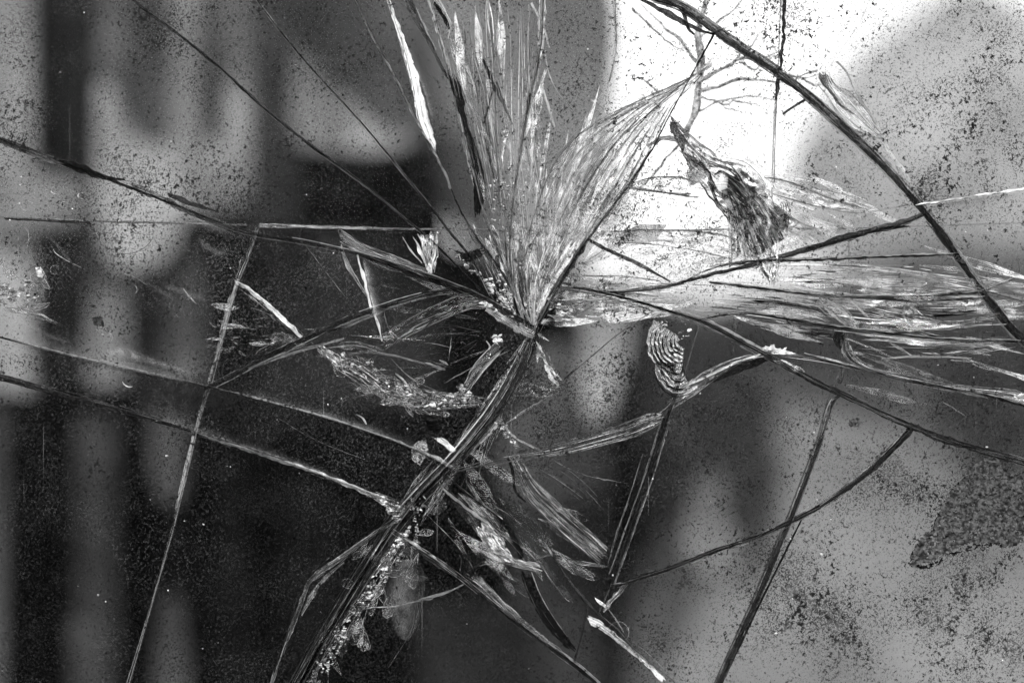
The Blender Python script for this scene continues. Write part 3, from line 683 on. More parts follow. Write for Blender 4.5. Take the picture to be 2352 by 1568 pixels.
def band(A, B, mat, ridges=8, amp=.0009, Y=-.0014, th=.0018, seed=0, name='splintered_face', sm=2, parent=None, nu=None, rag=4.5, pool=None, wave=1.0):
    """a body of fractured glass between two curves: ridges run along it; closed solid"""
    A = smooth(A, sm); B = smooth(B, sm); A0, B0 = A, B; base = GLASSY.get(mat)
    L = max(sum(plen(A)), sum(plen(B))); nu = nu or max(8, min(140, int(L/6))); A = resample(A, nu); B = resample(B, nu)
    wid = sum(math.dist(a, b) for a, b in zip(A, B))/nu; nv = max(5, min(48, int(wid/3)))
    bm = bmesh.new(); uvl = bm.loops.layers.uv.new('UVMap'); cl = bm.loops.layers.color.new('rim'); tl_ = bm.loops.layers.color.new('tone'); g = []; bk = []
    tonev = lambda i, j: max(0, min(1, (base or 0)*(1 + 2.2*n1(j/(nv-1)*max(2, ridges*.45)+seed*3, seed) + .9*n1(i/(nu-1)*4, seed+4) + 1.2*(1-min(1, min(j, nv-1-j)/max(1, nv*.12))))))*min(1, 8*min(i, nu-1-i)/(nu-1))
    rimv = lambda i, j: max(0, 1-min(j, nv-1-j)/max(1.5, nv*.22), 1-min(i, nu-1-i)/(nu*.10+1))**.8
    for i in range(nu):
        t = i/(nu-1); row = []; rb = []
        ra = n1(i*.35, seed+3)*rag; rb_ = n1(i*.31, seed+4)*rag
        for j in range(nv):
            v = j/(nv-1); x = A[i][0]*(1-v)+B[i][0]*v; y = A[i][1]*(1-v)+B[i][1]*v
            l = math.dist(A[i], B[i]) or 1; dx, dy = (B[i][0]-A[i][0])/l, (B[i][1]-A[i][1])/l
            sh = ra*(1-v)+rb_*v; x += dx*sh; y += dy*sh
            eg = max(0, 1 - min(i, nu-1-i)/(nu*.16)); tn = (B[min(nu-1, i+1)][0]+A[min(nu-1, i+1)][0]-A[max(0, i-1)][0]-B[max(0, i-1)][0], B[min(nu-1, i+1)][1]+A[min(nu-1, i+1)][1]-A[max(0, i-1)][1]-B[max(0, i-1)][1])
            tl = math.hypot(*tn) or 1; q_ = (n1(v*7, seed+9) + .6*n1(v*19, seed+11))*min(28, L*.12)*eg; x += tn[0]/tl*q_; y += tn[1]/tl*q_
            vv = v*ridges + wave*n1(t*4, seed+6)
            h = amp*(n1(vv*1.7, seed) + .6*n1(vv*4.1, seed+1.3) + .5*n1(t*L*.02 + v*3, seed+2.2)) * min(1, 5*min(v, 1-v)+.15)
            row.append((bm.verts.new(W(x, y, Y=Y-h*1.6)), (L*t*U, v*wid*U)))
            rb.append(bm.verts.new(W(x, y, Y=Y+th)))
        g.append(row); bk.append(rb)
    for i in range(nu-1):
        for j in range(nv-1):
            f = bm.faces.new((g[i][j][0], g[i][j+1][0], g[i+1][j+1][0], g[i+1][j][0]))
            for lp, uv in zip(f.loops, (g[i][j][1], g[i][j+1][1], g[i+1][j+1][1], g[i+1][j][1])): lp[uvl].uv = uv
            for lp, (a_, b_) in zip(f.loops, ((i, j), (i, j+1), (i+1, j+1), (i+1, j))): q_ = rimv(a_, b_); lp[cl] = (q_, q_, q_, 1); q_ = tonev(a_, b_); lp[tl_] = (q_, q_, q_, 1)
    # flat rear in one skin, closed all round
    for i in range(nu-1):
        f = bm.faces.new((bk[i][0], bk[i+1][0], bk[i+1][nv-1], bk[i][nv-1])); f.material_index = 1
        for j0, rev in ((0, False), (nv-1, True)):
            q = (g[i][j0][0], g[i+1][j0][0], bk[i+1][j0], bk[i][j0]); f = bm.faces.new(q[::-1] if rev else q); f.material_index = 1
    loose = [v for v in bm.verts if not v.link_faces]
    for v in loose: bm.verts.remove(v)
    o = link(name, bm, [M['facet'] if base else M[mat], M['back']], parent or owner(((A[nu//2][0]+B[nu//2][0])/2, (A[nu//2][1]+B[nu//2][1])/2), pool), True)
    if base:
        pr = parent or o.parent
        for q_, sd in ((A0, 31), (B0, 57)):
            n_ = resample(q_, 60); i0 = int(4+6*abs(n1(seed, sd))); rib(n_[i0:60-i0], (.8, 2.2, 1.2, 2.6, .8), 'pale' if base > .14 else 'grey', seed=seed+sd, jag=.25, parent=pr, name='fracture_lip', sm=0)
    return o
def offset(P, o):
    out = []
    for i, (x, y) in enumerate(P):
        a, b = P[max(0, i-1)], P[min(len(P)-1, i+1)]; tx, ty = b[0]-a[0], b[1]-a[1]; l = math.hypot(tx, ty) or 1; out.append((x-ty/l*o, y+tx/l*o))
    return out
def hackle(A, B, n, mat, wid=(.8, 3), ln=(.15, .6), seed=0, Y=(-.0022, -.0005), name='hackle_lines', sm=2, drift=.12, parent=None, v0=0, v1=1):
    """a sheaf of fine splinters lying between two curves"""
    rnd = random.Random(seed); A = resample(smooth(A, sm), 60); B = resample(smooth(B, sm), 60)
    bm = bmesh.new(); uvl = bm.loops.layers.uv.new('UVMap')
    def pt(t, v):
        k = max(0, min(58.999, t*59)); i = int(k); f = k-i
        a = (A[i][0]*(1-f)+A[i+1][0]*f, A[i][1]*(1-f)+A[i+1][1]*f); b = (B[i][0]*(1-f)+B[i+1][0]*f, B[i][1]*(1-f)+B[i+1][1]*f)
        return (a[0]*(1-v)+b[0]*v, a[1]*(1-v)+b[1]*v)
    Lt = sum(plen(A))
    n = max(3, int(n*.85)); wid = (wid[0]*.55, wid[1]*.55)
    for s in range(n):
        l = rnd.uniform(*ln); t0 = rnd.uniform(-.05, 1-l*.6); v = rnd.uniform(v0, v1); dv = rnd.gauss(0, drift)*l; w = rnd.uniform(*wid)*rnd.uniform(.5, 1)
        m = max(5, int(l*Lt/9)); yy = rnd.uniform(*Y); sl = rnd.uniform(-.0007, .0007); prev = None; pk = rnd.uniform(.2, .8)
        ph = rnd.uniform(0, 90)
        for i in range(m):
            u = i/(m-1); t = min(1, max(0, t0+l*u)); p = pt(t, v+dv*u+.004*n1(u*5, ph)); p2 = pt(min(1, t+.01), v+dv*u)
            if t >= .99: p2, p = p, pt(t-.01, v+dv*u)
            tx, ty = p2[0]-p[0], p2[1]-p[1]; q = math.hypot(tx, ty) or 1; nx, ny = -ty/q, tx/q
            prof = (u/pk if u < pk else (1-u)/(1-pk)); hw = w*.5*max(.08, prof**.7)*(1+.5*n1(u*9, ph+3))
            a = bm.verts.new(W(p[0]+nx*hw, p[1]+ny*hw, Y=yy+sl)); b = bm.verts.new(W(p[0]-nx*hw, p[1]-ny*hw, Y=yy-sl))
            if prev:
                f = bm.faces.new((prev[0], prev[1], b, a))
                for lp, uv in zip(f.loops, ((prev[2], .003*ph), (prev[2], .003*ph+w*U), (u*l*Lt*U, .003*ph+w*U), (u*l*Lt*U, .003*ph))): lp[uvl].uv = uv
            prev = (a, b, u*l*Lt*U)
    o = link(name, bm, M[mat], parent or owner(pt(.5, .5)))
    return o
def film(A, B, mat='film', Y=-.0027, seed=0, parent=None, name='film_band', peak=0.0, pool=None, both=True):
    """dust and bright haze, or a dark tone, put into colour along a break: thick at curve A, gone at curve B"""
    A = smooth(A, 2); B = smooth(B, 2); nu = 60; nv = 10; A = resample(A, nu); B = resample(B, nu)
    bm = bmesh.new(); cl = bm.loops.layers.color.new('fade'); uvl = bm.loops.layers.uv.new('UVMap'); g = []
    for i in range(nu):
        row = []
        t = i/(nu-1); e = min(1, 6*min(t, 1-t)) if both else 1
        for j in range(nv):
            v = j/(nv-1); x = A[i][0]*(1-v)+B[i][0]*v; y = A[i][1]*(1-v)+B[i][1]*v
            fd = (1-v)**1.5 if peak == 0 else (math.sin(math.pi*v))**1.2
            row.append((bm.verts.new(W(x, y, Y=Y)), fd*e))
        g.append(row)
    for i in range(nu-1):
        for j in range(nv-1):
            c = (g[i][j], g[i][j+1], g[i+1][j+1], g[i+1][j]); f = bm.faces.new([q[0] for q in c])
            for lp, q in zip(f.loops, c): lp[cl] = (q[1], q[1], q[1], 1); lp[uvl].uv = (i*.01, j*.01)
    return link(name, bm, M[mat], parent or owner(((A[nu//2][0]+B[nu//2][0])/2, (A[nu//2][1]+B[nu//2][1])/2), pool))
def shell(cx, cy, a0, a1, r0, r1, ribs, seed=0, squash=1.0, rot=0, name='shell_chip', amp=.0011, mode='arc', mat='shell', parent=None, bend=0.0):
    """conchoidal chip: concentric ('arc') or radiating ('ray') ribs, closed solid"""
    nr, na = (46, 60) if mode == 'arc' else (24, 110); bm = bmesh.new(); g = []; bk = []; uvl = bm.loops.layers.uv.new('UVMap')
    cr, sr = math.cos(R(rot)), math.sin(R(rot))
    for i in range(nr):
        rr = i/(nr-1); row = []; rb = []
        for j in range(na):
            q = j/(na-1); a = R(a0+(a1-a0)*q + bend*rr); ro = 1 + .10*n1(q*5, seed) + .05*n1(q*17, seed+1)
            r = r0 + (r1-r0)*rr*ro; x, y = r*math.cos(a), r*math.sin(a)*squash; x, y = x*cr-y*sr, x*sr+y*cr
            if mode == 'arc': h = math.sin((rr*ribs + 1.2*n1(q*3+rr*2, seed+2))*6.283)*(.5+.5*rr)
            else: h = math.sin((q*ribs + 1.0*n1(rr*1.5+q*6, seed+2))*6.283)
            h = amp*(h*(.5+.5*n1(q*9+rr*4, seed+4)) + 1.2*n1(q*2+rr*2, seed+5))*min(1, 6*min(rr, 1-rr)+.1)
            row.append((bm.verts.new(W(cx+x, cy+y, Y=-.0016-h)), (r*U, q*.02))); rb.append(bm.verts.new(W(cx+x, cy+y, Y=.0008)))
        g.append(row); bk.append(rb)
    for i in range(nr-1):
        for j in range(na-1):
            f = bm.faces.new((g[i][j][0], g[i][j+1][0], g[i+1][j+1][0], g[i+1][j][0]))
            for lp, uv in zip(f.loops, (g[i][j][1], g[i][j+1][1], g[i+1][j+1][1], g[i+1][j][1])): lp[uvl].uv = uv
            bm.faces.new((bk[i][j], bk[i+1][j], bk[i+1][j+1], bk[i][j+1]))
    for i in range(nr-1):
        bm.faces.new((g[i][0][0], g[i+1][0][0], bk[i+1][0], bk[i][0])); bm.faces.new((bk[i][-1], bk[i+1][-1], g[i+1][-1][0], g[i][-1][0]))
    for j in range(na-1):
        bm.faces.new((g[0][j+1][0], g[0][j][0], bk[0][j], bk[0][j+1])); bm.faces.new((g[-1][j][0], g[-1][j+1][0], bk[-1][j+1], bk[-1][j]))
    return link(name, bm, M[mat], parent or owner((cx+ (r1*.5)*math.cos(R((a0+a1)/2+rot)), cy+(r1*.5)*math.sin(R((a0+a1)/2+rot)))), True)
def flake(pts, mat='crushed', Y=-.0022, th=.0012, seed=0, name='flake', parent=None):
    rnd = random.Random(seed); bm = bmesh.new(); uvl = bm.loops.layers.uv.new('UVMap')
    cx = sum(p[0] for p in pts)/len(pts); cy = sum(p[1] for p in pts)/len(pts)
    c = bm.verts.new(W(cx+rnd.uniform(-1, 1), cy+rnd.uniform(-1, 1), Y=Y-.0014)); f = [bm.verts.new(W(x, y, Y=Y+rnd.uniform(-.0004, .0004))) for x, y in pts]
    b = [bm.verts.new(W(x, y, Y=Y+th)) for x, y in pts]; n = len(pts)
    for i in range(n):
        j = (i+1) % n; bm.faces.new((c, f[i], f[j])); bm.faces.new((f[i], b[i], b[j], f[j]))
    bm.faces.new(b[::-1]); bmesh.ops.recalc_face_normals(bm, faces=bm.faces)
    for fc in bm.faces:
        for lp in fc.loops: lp[uvl].uv = (lp.vert.co.x, lp.vert.co.z)
    return link(name, bm, M[mat], parent or owner((cx, cy)))
def rubble(A, B, n, seed, mat='crushed', size=(3, 12), name='crumbled_glass', parent=None):
    """many glass crumbs lying along a break, as one crumbled rim"""
    rnd = random.Random(seed); A = resample(smooth(A), 60); B = resample(smooth(B), 60); bm = bmesh.new(); uvl = bm.loops.layers.uv.new('UVMap')
    for _ in range(n):
        i = rnd.randrange(59); v = rnd.random(); x = A[i][0]*(1-v)+B[i][0]*v; y = A[i][1]*(1-v)+B[i][1]*v
        dx, dy = A[i+1][0]-A[i][0], A[i+1][1]-A[i][1]; an = math.atan2(dy, dx)+rnd.gauss(0, .5); s = rnd.uniform(*size); e = rnd.uniform(.25, .7)
        k = rnd.randint(4, 6); P = []
        for q in range(k):
            t = 6.283*q/k + rnd.uniform(-.3, .3); px, py = s*math.cos(t)*rnd.uniform(.7, 1.2), s*e*math.sin(t)*rnd.uniform(.7, 1.2)
            P.append((x+px*math.cos(an)-py*math.sin(an), y+px*math.sin(an)+py*math.cos(an)))
        y0 = rnd.uniform(-.0024, -.001); c = bm.verts.new(W(x+rnd.uniform(-2, 2), y+rnd.uniform(-2, 2), Y=y0-s*.00012)); f = [bm.verts.new(W(*p, Y=y0)) for p in P]
        b = bm.verts.new(W(x, y, Y=y0+.0008))
        for q in range(k): bm.faces.new((c, f[q], f[(q+1) % k])); bm.faces.new((b, f[(q+1) % k], f[q]))
    for fc in bm.faces:
        for lp in fc.loops: lp[uvl].uv = (lp.vert.co.x, lp.vert.co.z)
    return link(name, bm, M[mat], parent or owner(((A[30][0]+B[30][0])/2, (A[30][1]+B[30][1])/2)))
def facets(region, aim, n, seed, size=(40, 130), slim=(.10, .35), hazy=(.03, .30), name='glass_facets', parent=None, spread=.35):
    """overlapping thin splinter plates inside a region, their long axes turned to the point they burst from"""
    rnd = random.Random(seed); xs = [p[0] for p in region]; ys = [p[1] for p in region]
    bm = bmesh.new(); uvl = bm.loops.layers.uv.new('UVMap'); cl = bm.loops.layers.color.new('tone'); k = 0; guard = 0
    while k < n and guard < n*40:
        guard += 1; x, y = rnd.uniform(min(xs), max(xs)), rnd.uniform(min(ys), max(ys))
        if not inside((x, y), region): continue
        k += 1; a = math.atan2(aim[1]-y, aim[0]-x)+rnd.gauss(0, spread); L = rnd.uniform(*size)*.5; w = L*rnd.uniform(*slim)*2
        e_ = .12 if slim[1] < .2 else .5; P = [(L, rnd.uniform(-.2, .2)*w), (rnd.uniform(-.1, .5)*L, w*rnd.uniform(.4, .7)), (-L*rnd.uniform(.6, 1), w*rnd.uniform(.05, e_)), (-L*rnd.uniform(.5, 1), -w*rnd.uniform(.05, e_)), (rnd.uniform(-.3, .4)*L, -w*rnd.uniform(.3, .6))]
        P = (P if slim[1] < .2 else smooth(P + [P[0]], 1)[:-1]); P = [(px*math.cos(a)-py*math.sin(a)+x, px*math.sin(a)+py*math.cos(a)+y) for px, py in P]
        y0 = rnd.uniform(-.0022, .0008); tx, ty = rnd.uniform(-.004, .004), rnd.uniform(-.004, .004); tone = rnd.uniform(*hazy)**1.0; m = len(P); th = rnd.uniform(.0005, .0012)
        f = [bm.verts.new(W(px, py, Y=y0+((px-x)*tx+(py-y)*ty)*.01)) for px, py in P]; b = [bm.verts.new(W(px+rnd.uniform(-1, 1), py+rnd.uniform(-1, 1), Y=y0+th+((px-x)*ty+(py-y)*tx)*.012)) for px, py in P]
        fs = [bm.faces.new(f), bm.faces.new(b[::-1])]; br = rnd.random()
        for i in range(m):
            j = (i+1) % m; fs.append(bm.faces.new((f[i], b[i], b[j], f[j])))
        for q, fc in enumerate(fs):
            tv = tone*.45 if q < 1 else 0 if q == 1 else min(1, tone*2+.35)*(1 if br > .4 else .2)
            for lp in fc.loops: lp[cl] = (tv, tv, tv, 1); lp[uvl].uv = (lp.vert.co.x*math.cos(a)-lp.vert.co.z*math.sin(a), lp.vert.co.x*math.sin(a)+lp.vert.co.z*math.cos(a))
    # thin bright lips along one side of many plates
    bmesh.ops.recalc_face_normals(bm, faces=bm.faces)
    return link(name, bm, M['facet'], parent or owner((sum(xs)/len(xs), sum(ys)/len(ys))))
#DETAILS
C = CR
def sub(k, a, b):
    """the stretch of crack k between fractions a and b of its length"""
    q = resample(smooth(C[k], 1) if k in C else smooth(REAR[k], 1), 101); return q[int(a*100):int(b*100)+1]
# --- the breaks along every crack of the front pane
rib(C['a1'], (3, 4, 5, 7, 7, 5, 4, 3), 'dark', seed=1)
rib(F(318,12, 372,52, 410,80), (2, 7, 3), 'pale', seed=2, jag=.2)
rib(F(700,330, 800,400, 870,452, 935,505), (1.5, 2, 1.5), 'pale', seed=3)
rib(C['a2'], (3, 3, 3, 3, 4, 6, 5), 'dark', seed=4)
rib(F(590,0, 650,80, 740,185, 790,240), (2.5, 3, 1.5), 'pale', seed=5)
rib(F(830,278, 900,365, 990,475), (2, 2.5, 2), 'bright', seed=6)
rib(C['a3'], (4, 4, 4, 5, 5, 5, 4), 'dark', seed=7)
rib(C['a3'][1:9], (3, 3.5, 4, 4.5, 4, 4), 'bright', seed=8, jag=.25, side=.4)
band(c01(330,0, 360,150, 410,280, 460,480, 500,680, 525,860, 620,1000, 680,1110), c01(345,0, 400,150, 450,280, 530,480, 580,680, 630,860, 660,1000, 684,1110), 'bright', 5, .0006, seed=9)
film(c01(430,280, 530,500, 600,700, 640,880), c01(500,260, 600,480, 660,680, 690,860), mat='veil', seed=10)
rib(c01(320,0, 370,150, 430,330, 500,600, 540,860, 620,1040, 690,1110), (4, 5, 6, 5, 4, 3), 'grey', seed=10)
rib(C['a5'], (6, 7, 7, 7, 5, 5), 'grey', seed=11)
rib(c01(600,0, 680,250, 740,480), (5, 6, 4), 'white', seed=12, jag=.2)
rib(c01(460,0, 520,140, 620,310, 700,460, 730,520), (16, 13, 10, 9, 8), 'dark', seed=13)
rib(c01(480,0, 540,110, 610,250, 660,340), (6, 7, 4), 'pale', seed=14)
band(c01(700,470, 760,610, 830,820, 880,1020, 905,1200, 915,1480), c01(800,520, 850,640, 860,820, 950,1040, 1010,1280, 960,1480), 'black', 5, .0004, seed=15)
hackle(c01(740,480, 800,700, 850,1000, 900,1250, 960,1500), c01(800,500, 860,700, 930,1000, 1020,1290, 1030,1500), 8, 'bright', (1.2, 2.6), (.3, .9), 16)
rib(c01(650,0, 740,140, 760,190, 740,270), (12, 14, 8, 4), 'pale', seed=17)
rib(c01(640,20, 710,110, 750,200), (9, 10, 5), 'black', seed=18)
rib(C['a6'], (10, 12, 7, 4, 4, 3, 3), 'pale', seed=19)
rib(c01(1005,0, 1030,150, 1045,300), (9, 11, 4), 'white', seed=20)
rib(c01(1050,170, 1075,200, 1070,300, 1055,400), (6, 10, 9, 3), 'grey', seed=21)
rib(C['a7'], (14, 16, 15, 10, 9, 8, 5), 'grey', seed=22)
rib(c01(1390,0, 1385,250, 1355,430, 1345,560), (8, 9, 8, 4), 'white', seed=23, jag=.2)
rib(c01(1300,640, 1260,850, 1225,1100, 1190,1300), (5, 6, 4), 'dark', seed=24)
rib(c01(1310,20, 1360,110, 1400,220, 1430,330), (4, 5, 5, 2), 'pale', seed=25)
rib(c01(1370,560, 1420,720, 1470,870), (3, 5, 3), 'bright', seed=26)
rib(c01(1400,350, 1440,560, 1540,700, 1620,770), (3, 3, 2), 'pale', seed=27)
rib(c01(1290,30, 1285,300, 1290,560, 1300,640), (2, 2, 3, 5), 'pale', seed=28)
rib(C['a8'], (9, 9, 8, 8, 9, 10, 10), 'wisp', seed=29)
rib(c01(1880,0, 1890,250, 1870,440, 1840,560), (8, 8, 9, 4), 'pale', seed=30)
# the upright fan between the second and third bright cracks
hackle(c01(620,0, 780,430, 900,800, 1010,1200, 1060,1500), c01(1010,0, 1060,430, 1060,800, 1080,1200, 1120,1500), 90, 'wisp', (1.5, 7), (.12, .5), 31, drift=.5)
hackle(c01(760,300, 850,600, 930,850, 1020,1200), c01(1000,300, 1050,600, 1060,850, 1080,1200), 36, 'bright', (1, 3.4), (.08, .35), 32, drift=.5)
hackle(c01(850,200, 900,500, 960,900, 1040,1300), c01(960,200, 1000,500, 1030,900, 1080,1300), 22, 'dark', (2, 7), (.1, .3), 33, drift=.5)
band(c01(820,560, 880,760, 960,950, 1050,1120, 1080,1300), c01(850,600, 960,800, 1040,980, 1090,1150, 1100,1300), 'wisp', 7, .0008, seed=34)
band(c01(960,380, 1010,520, 1060,640, 1180,850), c01(985,400, 1050,540, 1100,660, 1170,830), 'black', 4, seed=35)
band(c01(1090,900, 1100,1000, 1110,1200), c01(1180,880, 1130,980, 1120,1200), 'crushed', 6, seed=36)
hackle(c01(1060,550, 1090,700, 1150,850, 1180,1000, 1200,1500), c01(1090,550, 1140,700, 1180,850, 1210,1000, 1230,1500), 26, 'pale', (1, 3), (.1, .4), 37, drift=.8)
hackle(c01(1070,900, 1080,1500), c01(1230,900, 1200,1500), 60, 'wisp', (1.5, 6), (.15, .6), 38, drift=.6)
rib(c01(1070,560, 1110,680, 1180,860), (2, 4, 2), 'black', seed=39); rib(c01(1050,600, 1020,700, 985,850), (4, 5, 3), 'dark', seed=40)
band(c01(1240,640, 1230,900, 1200,1300), c01(1330,640, 1420,1100, 1380,1300), 'wisp', 6, .0007, seed=41)
hackle(c01(1250,800, 1220,1200, 1210,1540), c01(1330,800, 1440,1200, 1330,1540), 40, 'wisp', (1, 5), (.15, .6), 42, drift=.5)
# --- the feathered petal
pA = c01(1270,1640, 1400,1250, 1500,1060, 1620,930, 1750,830, 1930,740, 2150,640, 2352,550) + F(1640,150)
pB = c01(1700,1680, 1880,1420, 2000,1270, 2090,1090, 2200,850, 2290,690) + F(1600,190, 1645,120)
pM = c01(1500,1640, 1640,1340, 1760,1150, 1860,1000, 1990,880, 2130,760, 2300,610) + F(1630,140)
band(pA, pM, 'wisp', 10, .0008, seed=43, name='feathered_face'); band(pM, pB, 'wisp', 10, .0007, seed=43.5, name='feathered_face')
film(pA, pM, 'veil', peak=1, seed=1, both=False); film(pM, pB, 'veil', peak=1, seed=2, both=False)
facets(pA + pB[::-1], (1225, 760), 40, 44, (80, 260), (.04, .12), (.05, .4), spread=.10)
hackle(pA, pB, 44, 'pale', (1, 4), (.10, .4), 44, drift=.2, v0=.05, v1=.98)
hackle(pA, pB, 40, 'grey', (1, 5), (.08, .3), 45, drift=.2, v0=.05, v1=.95)
hackle(pA, pB, 40, 'bright', (.8, 2.6), (.05, .25), 46, drift=.25, v0=.1, v1=.95)
for k_ in range(9):
    v_ = .08 + k_*.105; q_ = [(a[0]*(1-v_)+b[0]*v_, a[1]*(1-v_)+b[1]*v_) for a, b in zip(resample(smooth(pA), 40), resample(smooth(pB), 40))]
    a0_ = (k_*7) % 12; rib(q_[a0_:a0_+16+(k_*5) % 12], (1, 5 if k_ % 2 else 7, 4, 1), 'grey' if k_ % 3 else 'pale', seed=740+k_, jag=.2, sm=0)
rib(pA, (10, 7, 5, 4, 5, 6, 5), 'wisp', seed=47, jag=.3)
rib(c01(1620,930, 1800,820, 2000,720, 2200,650, 2352,570), (2, 4, 3, 5), 'grey', seed=48, Y=(-.003, -.002), jag=.3)
hackle(c01(1750,1568, 1900,1420, 2100,1150, 2200,950), c01(1990,1568, 2100,1400, 2230,1200, 2352,980), 46, 'wisp', (2, 9), (.15, .6), 50)
rib(c01(1800,1500, 1920,1340, 2010,1220, 2100,1060, 2190,950), (4, 9, 7, 3), 'grey', seed=51, jag=.25)
rib(c01(2100,1000, 2160,960, 2240,940, 2330,960), (5, 9, 10, 4), 'grey', seed=51.5, jag=.25)
# fan apex below the level line
band(c11(1330,-70, 1270,200, 1250,400, 1310,660), c11(1800,-110, 1560,270, 1440,440, 1335,690), 'wisp', 9, .0008, seed=52)
film(c11(1350,-60, 1270,200, 1250,400, 1310,660), c11(1760,-60, 1560,270, 1440,440, 1335,690), mat='veil', peak=1, both=False)
hackle(c11(1350,-20, 1270,200, 1250,400, 1310,670), c11(1730,-20, 1560,270, 1440,440, 1335,690), 60, 'bright', (1.4, 6), (.15, .6), 53)
hackle(c11(1350,-20, 1270,200, 1250,400, 1310,670), c11(1730,-20, 1560,270, 1440,440, 1335,690), 30, 'dark', (1, 3), (.15, .5), 54)
band(c11(1560,120, 1450,300, 1370,480, 1325,640), c11(1690,60, 1560,270, 1440,440, 1345,660), 'bright', 8, .0007, seed=55)
band(c11(1135,0, 1140,250, 1170,480, 1300,670), c11(1225,0, 1215,280, 1215,500, 1330,690), 'pale', 5, .0008, seed=56)
hackle(c11(1135,0, 1140,250, 1170,480, 1300,670), c11(1225,0, 1215,280, 1215,500, 1330,690), 26, 'bright', (1.5, 5), (.2, .6), 57)
band(c11(1310,0, 1230,130, 1190,280), c11(1400,0, 1290,150, 1220,290), 'grey', 5, seed=58)
rubble(c11(980,380, 1050,520, 1170,640), c11(1130,320, 1180,480, 1210,620), 46, 59, 'crushed', (2, 9))
rubble(c11(760,200, 900,330, 1030,450, 1180,560), c11(800,180, 960,330, 1090,430, 1210,560), 50, 60, 'crushed', (2, 8))
hackle(c11(700,0, 850,180, 1000,380, 1180,600), c11(1050,0, 1100,180, 1140,380, 1220,600), 60, 'wisp', (1.5, 7), (.12, .5), 61, drift=.4)
hackle(c11(700,0, 850,180, 1000,380, 1180,600), c11(1130,0, 1140,180, 1160,380, 1250,600), 34, 'crushed', (1.5, 6), (.1, .4), 62, drift=.4)
band(c11(860,0, 900,90, 980,190, 1050,300), c11(920,0, 960,90, 1030,190, 1080,300), 'grey', 4, seed=63)
band(c11(1000,0, 1060,110, 1120,200), c11(1040,0, 1100,100, 1140,180), 'grey', 4, seed=64)
band(c11(780,150, 850,180, 920,160, 985,150), c11(785,215, 850,270, 910,235, 990,210), 'black', 4, seed=65, name='chip')
band(c11(1060,200, 1050,260, 1065,310), c11(1085,190, 1110,250, 1090,320), 'dark', 4, seed=66, name='chip')
for k, p in enumerate([(430,80, 470,150, 560,260), (500,80, 560,180, 600,300), (530,60, 590,170, 620,290), (660,60, 650,180, 620,330)]):
    rib(c11(*p), (2, 9 if k == 1 else 4, 2), 'bright', seed=67+k, jag=.3, name='splinter')
band(c11(540,60, 560,180, 590,310), c11(690,20, 680,180, 640,350), 'crushed', 6, seed=72)
# --- diagonal main crack
A11 = C['a11']
rib(F(1640,78, 1590,170, 1540,260, 1500,340), (5, 3, 3), 'black', seed=80)
rib(F(1500,340, 1440,430, 1350,550, 1310,610, 1270,680, 1236,745), (3, 4, 5, 6, 5), 'dark', seed=81)
D_ = smooth(F(1236,745, 1225,778, 1205,822, 1150,925, 1080,1015, 1022,1080, 962,1140, 915,1192, 868,1262, 800,1372, 742,1470, 690,1568, 640,1660), 2)
for k_, (o_, w_, m_, a_, b_) in enumerate([(-17, 2.2, 'pale', .04, 1), (-12, 7, 'dark', .03, 1), (-5, 3, 'grey', .05, .95), (0, 4.5, 'black', .0, 1), (6, 4, 'pale', .05, .6), (6, 4, 'grey', .6, 1), (12, 5, 'dark', .05, 1), (17, 2.4, 'white', .05, .5), (17, 2, 'grey', .5, 1), (23, 3, 'dark', .35, 1)]):
    n_ = resample(D_, 120); rib(offset(n_, o_)[int(a_*119):int(b_*119)+1], (w_*.5, w_, w_*.8, w_, w_), m_, seed=760+k_, jag=.10, sm=0, name='fracture_edge')
facets(offset(resample(D_, 60), -34)[3:34] + offset(resample(D_, 60), 30)[3:34][::-1], (1225, 760), 40, 82, (50, 200), (.04, .12), (.05, .5), spread=.08)
rib(c11(1370,640, 1350,740, 1310,880), (4, 7, 3), 'black', seed=85); rib(c11(1370,650, 1440,520, 1500,430), (9, 12, 8), 'pale', seed=86)
rib(c11(1080,1300, 1000,1400, 850,1568), (26, 22, 20), 'grey', seed=87); rib(c11(1060,1310, 960,1430, 840,1568), (5, 5, 6), 'dark', seed=88)
hackle(c11(1040,1290, 830,1568), c11(1110,1310, 900,1568), 16, 'bright', (1, 3), (.2, .8), 89)
rib(c21(860,0, 740,110, 640,200), (8, 8, 10), 'dark', seed=90); rib(c21(830,0, 690,110), (5, 4), 'pale', seed=91)
rib(c21(650,190, 520,350, 400,530), (14, 14, 17), 'black', seed=92)
band(c21(330,560, 240,690, 100,880, -30,1080, -200,1340, -330,1560), c21(420,530, 330,680, 200,880, 30,1130, -100,1340, -240,1600), 'dark', 9, .0008, seed=93)
hackle(c21(330,560, 240,690, 100,880, -30,1080, -200,1340, -330,1560), c21(420,530, 330,680, 200,880, 30,1130, -100,1340, -240,1600), 30, 'grey', (1, 3.4), (.2, .8), 94, drift=.03)
hackle(c21(330,560, 240,690, 100,880, -30,1080, -200,1340, -330,1560), c21(420,530, 330,680, 200,880, 30,1130, -100,1340, -240,1600), 14, 'black', (1.5, 4), (.3, .9), 95, drift=.03)
rubble(c21(400,560, 300,700, 180,900, 30,1110, -130,1340, -250,1600), c21(500,480, 450,700, 290,900, 160,1080, 30,1320, -150,1600), 300, 96, 'crushed', (1.5, 8))
hackle(c21(400,600, 200,900, 0,1180), c21(480,640, 300,930, 120,1220), 60, 'crushed', (1.5, 6), (.08, .3), 97, drift=.8)
rubble(c21(430,330, 500,420, 520,520), c21(600,270, 560,430, 530,560), 36, 98, 'crushed', (2, 8))
